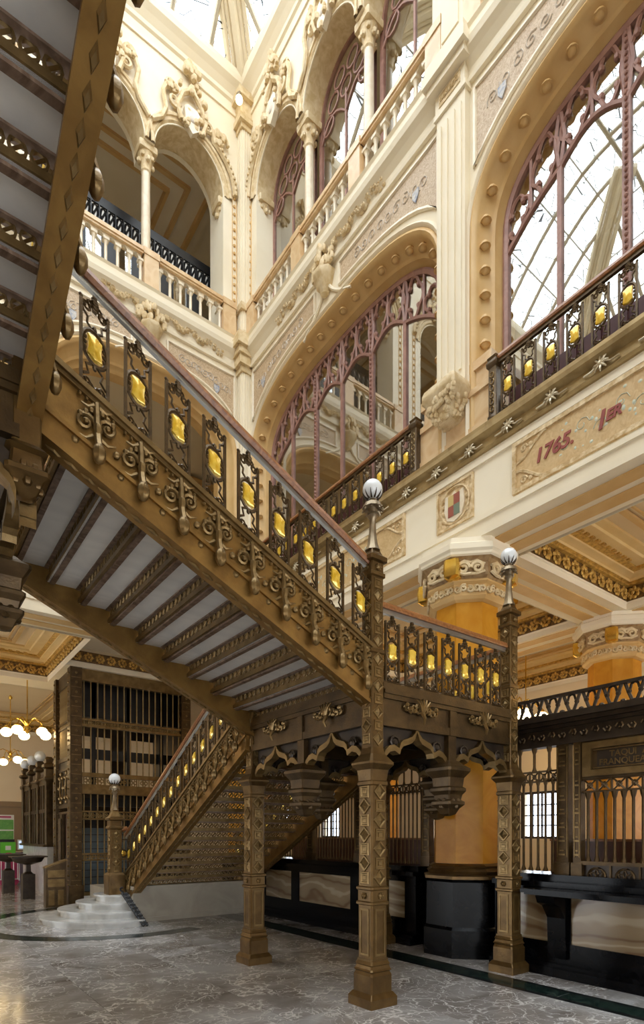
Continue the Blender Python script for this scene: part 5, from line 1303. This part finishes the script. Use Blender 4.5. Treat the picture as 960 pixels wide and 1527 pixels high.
# writing tables
def wtable(x, y, label, s=1.0):
    t = thing('writing_table', label, 'table', loc=(x, y, 0), group='pedestal writing tables')
    B('table_top', MB().lathe([(.05, .84), (.30, .92), (.36, 1.02), (.36, 1.05)], 12, sx=1.05, sy=.8).box(-.40, .40, -.30, .30, 1.04, 1.07), 'bronze_dark', t)
    B('pedestal', MB().box(-.14, .14, -.14, .14, .0, .62).sq([(.12, .62), (.06, .68), (.05, .86)], .2), 'bronze_dark', t)
wtable(2.72, 15.9, 'dark pedestal writing table beside the lift door'); wtable(2.55, 17.8, 'dark pedestal writing table farther from the lift')
# poster frame, kiosk, barrier by the far wall
pf = thing('notice_board', 'wide tan notice board frame with green posters on the far wall', 'notice board', loc=(3.35, YO - .06, 0))
B('frame', MB().box(-1.9, .75, -.02, .06, 1.0, 2.75).box(-2.0, .85, -.08, .06, 2.65, 2.85), 'poster_tan', pf, smooth=False)
B('poster_sheet', MB().box(-1.9, .3, -.03, -.02, 1.35, 2.35), 'paper_white', pf, smooth=False)
for i in range(4):
    for j in range(2): B('green_poster', MB().box(-1.82 + i * .54, -1.34 + i * .54, -.04, -.03, 1.38 + j * .42, 1.75 + j * .42), 'green_paper', pf, smooth=False)
B('red_strip', MB().box(-1.5, .2, -.04, -.03, 2.24, 2.30), 'magenta', pf, smooth=False)
ko = thing('kiosk_counter', 'dark kiosk counter below the green posters', 'counter', loc=(3.2, 21.4, 0))
B('body', MB().box(-1.8, .5, 0, .6, 0, 1.0), 'ledger', ko, smooth=False); B('back_shelf', MB().box(-1.8, .1, .3, .55, 1.0, 1.45), 'iron_black', ko, smooth=False)
gb = thing('green_box', 'bright green box on the kiosk counter', 'box', loc=(3.05, 21.3, 1.0))
B('box_body', MB().box(-.22, .22, 0, .08, 0, .36), 'green_plastic', gb, smooth=False); B('box_label', MB().box(-.08, .08, -.006, 0, .10, .24), 'paper_white', gb, smooth=False)
mo = thing('monitor', 'small lit monitor at the end of the kiosk counter', 'monitor', loc=(3.60, 21.45, 1.0))
B('stand', MB().box(-.05, .05, .05, .12, 0, .12).box(-.12, .12, 0, .18, 0, .02), 'iron_black', mo, smooth=False); B('casing', MB().box(-.24, .24, .04, .09, .10, .44), 'paper_white', mo, smooth=False); B('screen', MB().box(-.20, .20, .034, .04, .14, .40), 'screen_on', mo, smooth=False)
ba = thing('crowd_barrier', 'steel tubular crowd barrier at the far left before the kiosk', 'barrier', loc=(2.62, 20.3, 0))
B('rail', MB().tube([(-1.5, 0, .15), (-1.5, 0, .9), (.6, 0, .9), (.6, 0, .15)], .022, 6).tube([(-1.5, 0, .2), (.6, 0, .2)], .018, 6), 'steel', ba)
bm2 = MB().lathe([(.010, .2), (.010, .9)], 5).mesh('bar', 'steel')
for i in range(18): put('bar', bm2, ba, loc=(-1.4 + i * .115, 0, 0))
B('foot', MB().box(-1.2, -1.15, -.3, .3, 0, .03).box(.35, .40, -.3, .3, 0, .03).box(-1.19, -1.16, -.02, .02, 0, .2).box(.36, .39, -.02, .02, 0, .2), 'iron_black', ba, smooth=False)
mg = thing('magenta_bag', 'magenta bag standing behind the crowd barrier', 'bag', loc=(2.95, 20.5, 0))
B('bag_body', MB().loft([[(sx * w_, sy * d_, z) for sx, sy in ((-1, -1), (1, -1), (1, 1), (-1, 1))] for w_, d_, z in ((.22, .08, 0), (.28, .11, .1), (.26, .10, .7), (.20, .05, .92))]), 'magenta', mg, smooth=False); B('bag_handle', MB().tube([(-.12, 0, .91), (-.06, 0, 1.02), (.06, 0, 1.02), (.12, 0, .91)], .015, 5), 'magenta', mg)

# dark screen behind the upper arcade of the back wall
ds = thing('dark_gallery_screen', 'dark screen with a pale pierced band behind the upper back arcade', 'screen', loc=(5.72, YW + .95, 12.0))
L_ = 9.0
B('band_frame', MB().box(-L_, 0, 0, .05, 2.12, 2.30).box(-L_, 0, 0, .05, 1.70, 1.80), 'iron_black', ds, smooth=False)
m = MB(); n = int(L_ / .16)
for i in range(n):
    x = -L_ + .08 + i * .16; m.tube([(x + .055 * math.cos(2 * PI * k / 8), .02, 1.96 + .15 * math.sin(2 * PI * k / 8)) for k in range(8)], .02, 4, True); m.box(x + .07, x + .09, 0, .04, 1.8, 2.12); m.tube([(x - .06, .02, 1.82), (x + .06, .02, 2.1)], .018, 4)
B('pierced_band', m, 'iron_black', ds); B('band_backing', MB().box(-L_, 0, .03, .04, 1.8, 2.12), 'paper_white', ds, smooth=False)
B('stile', (lambda q: [q.box(-L_ + i * .6, -L_ + i * .6 + .3, 0, .05, 0, 1.7) for i in range(15)] and q)(MB()), 'iron_black', ds, smooth=False)
for i in range(15): B('pane', MB().box(-L_ + i * .6 + .3, -L_ + i * .6 + .6, .02, .026, 0, 1.7), 'window_glass', ds, smooth=False)
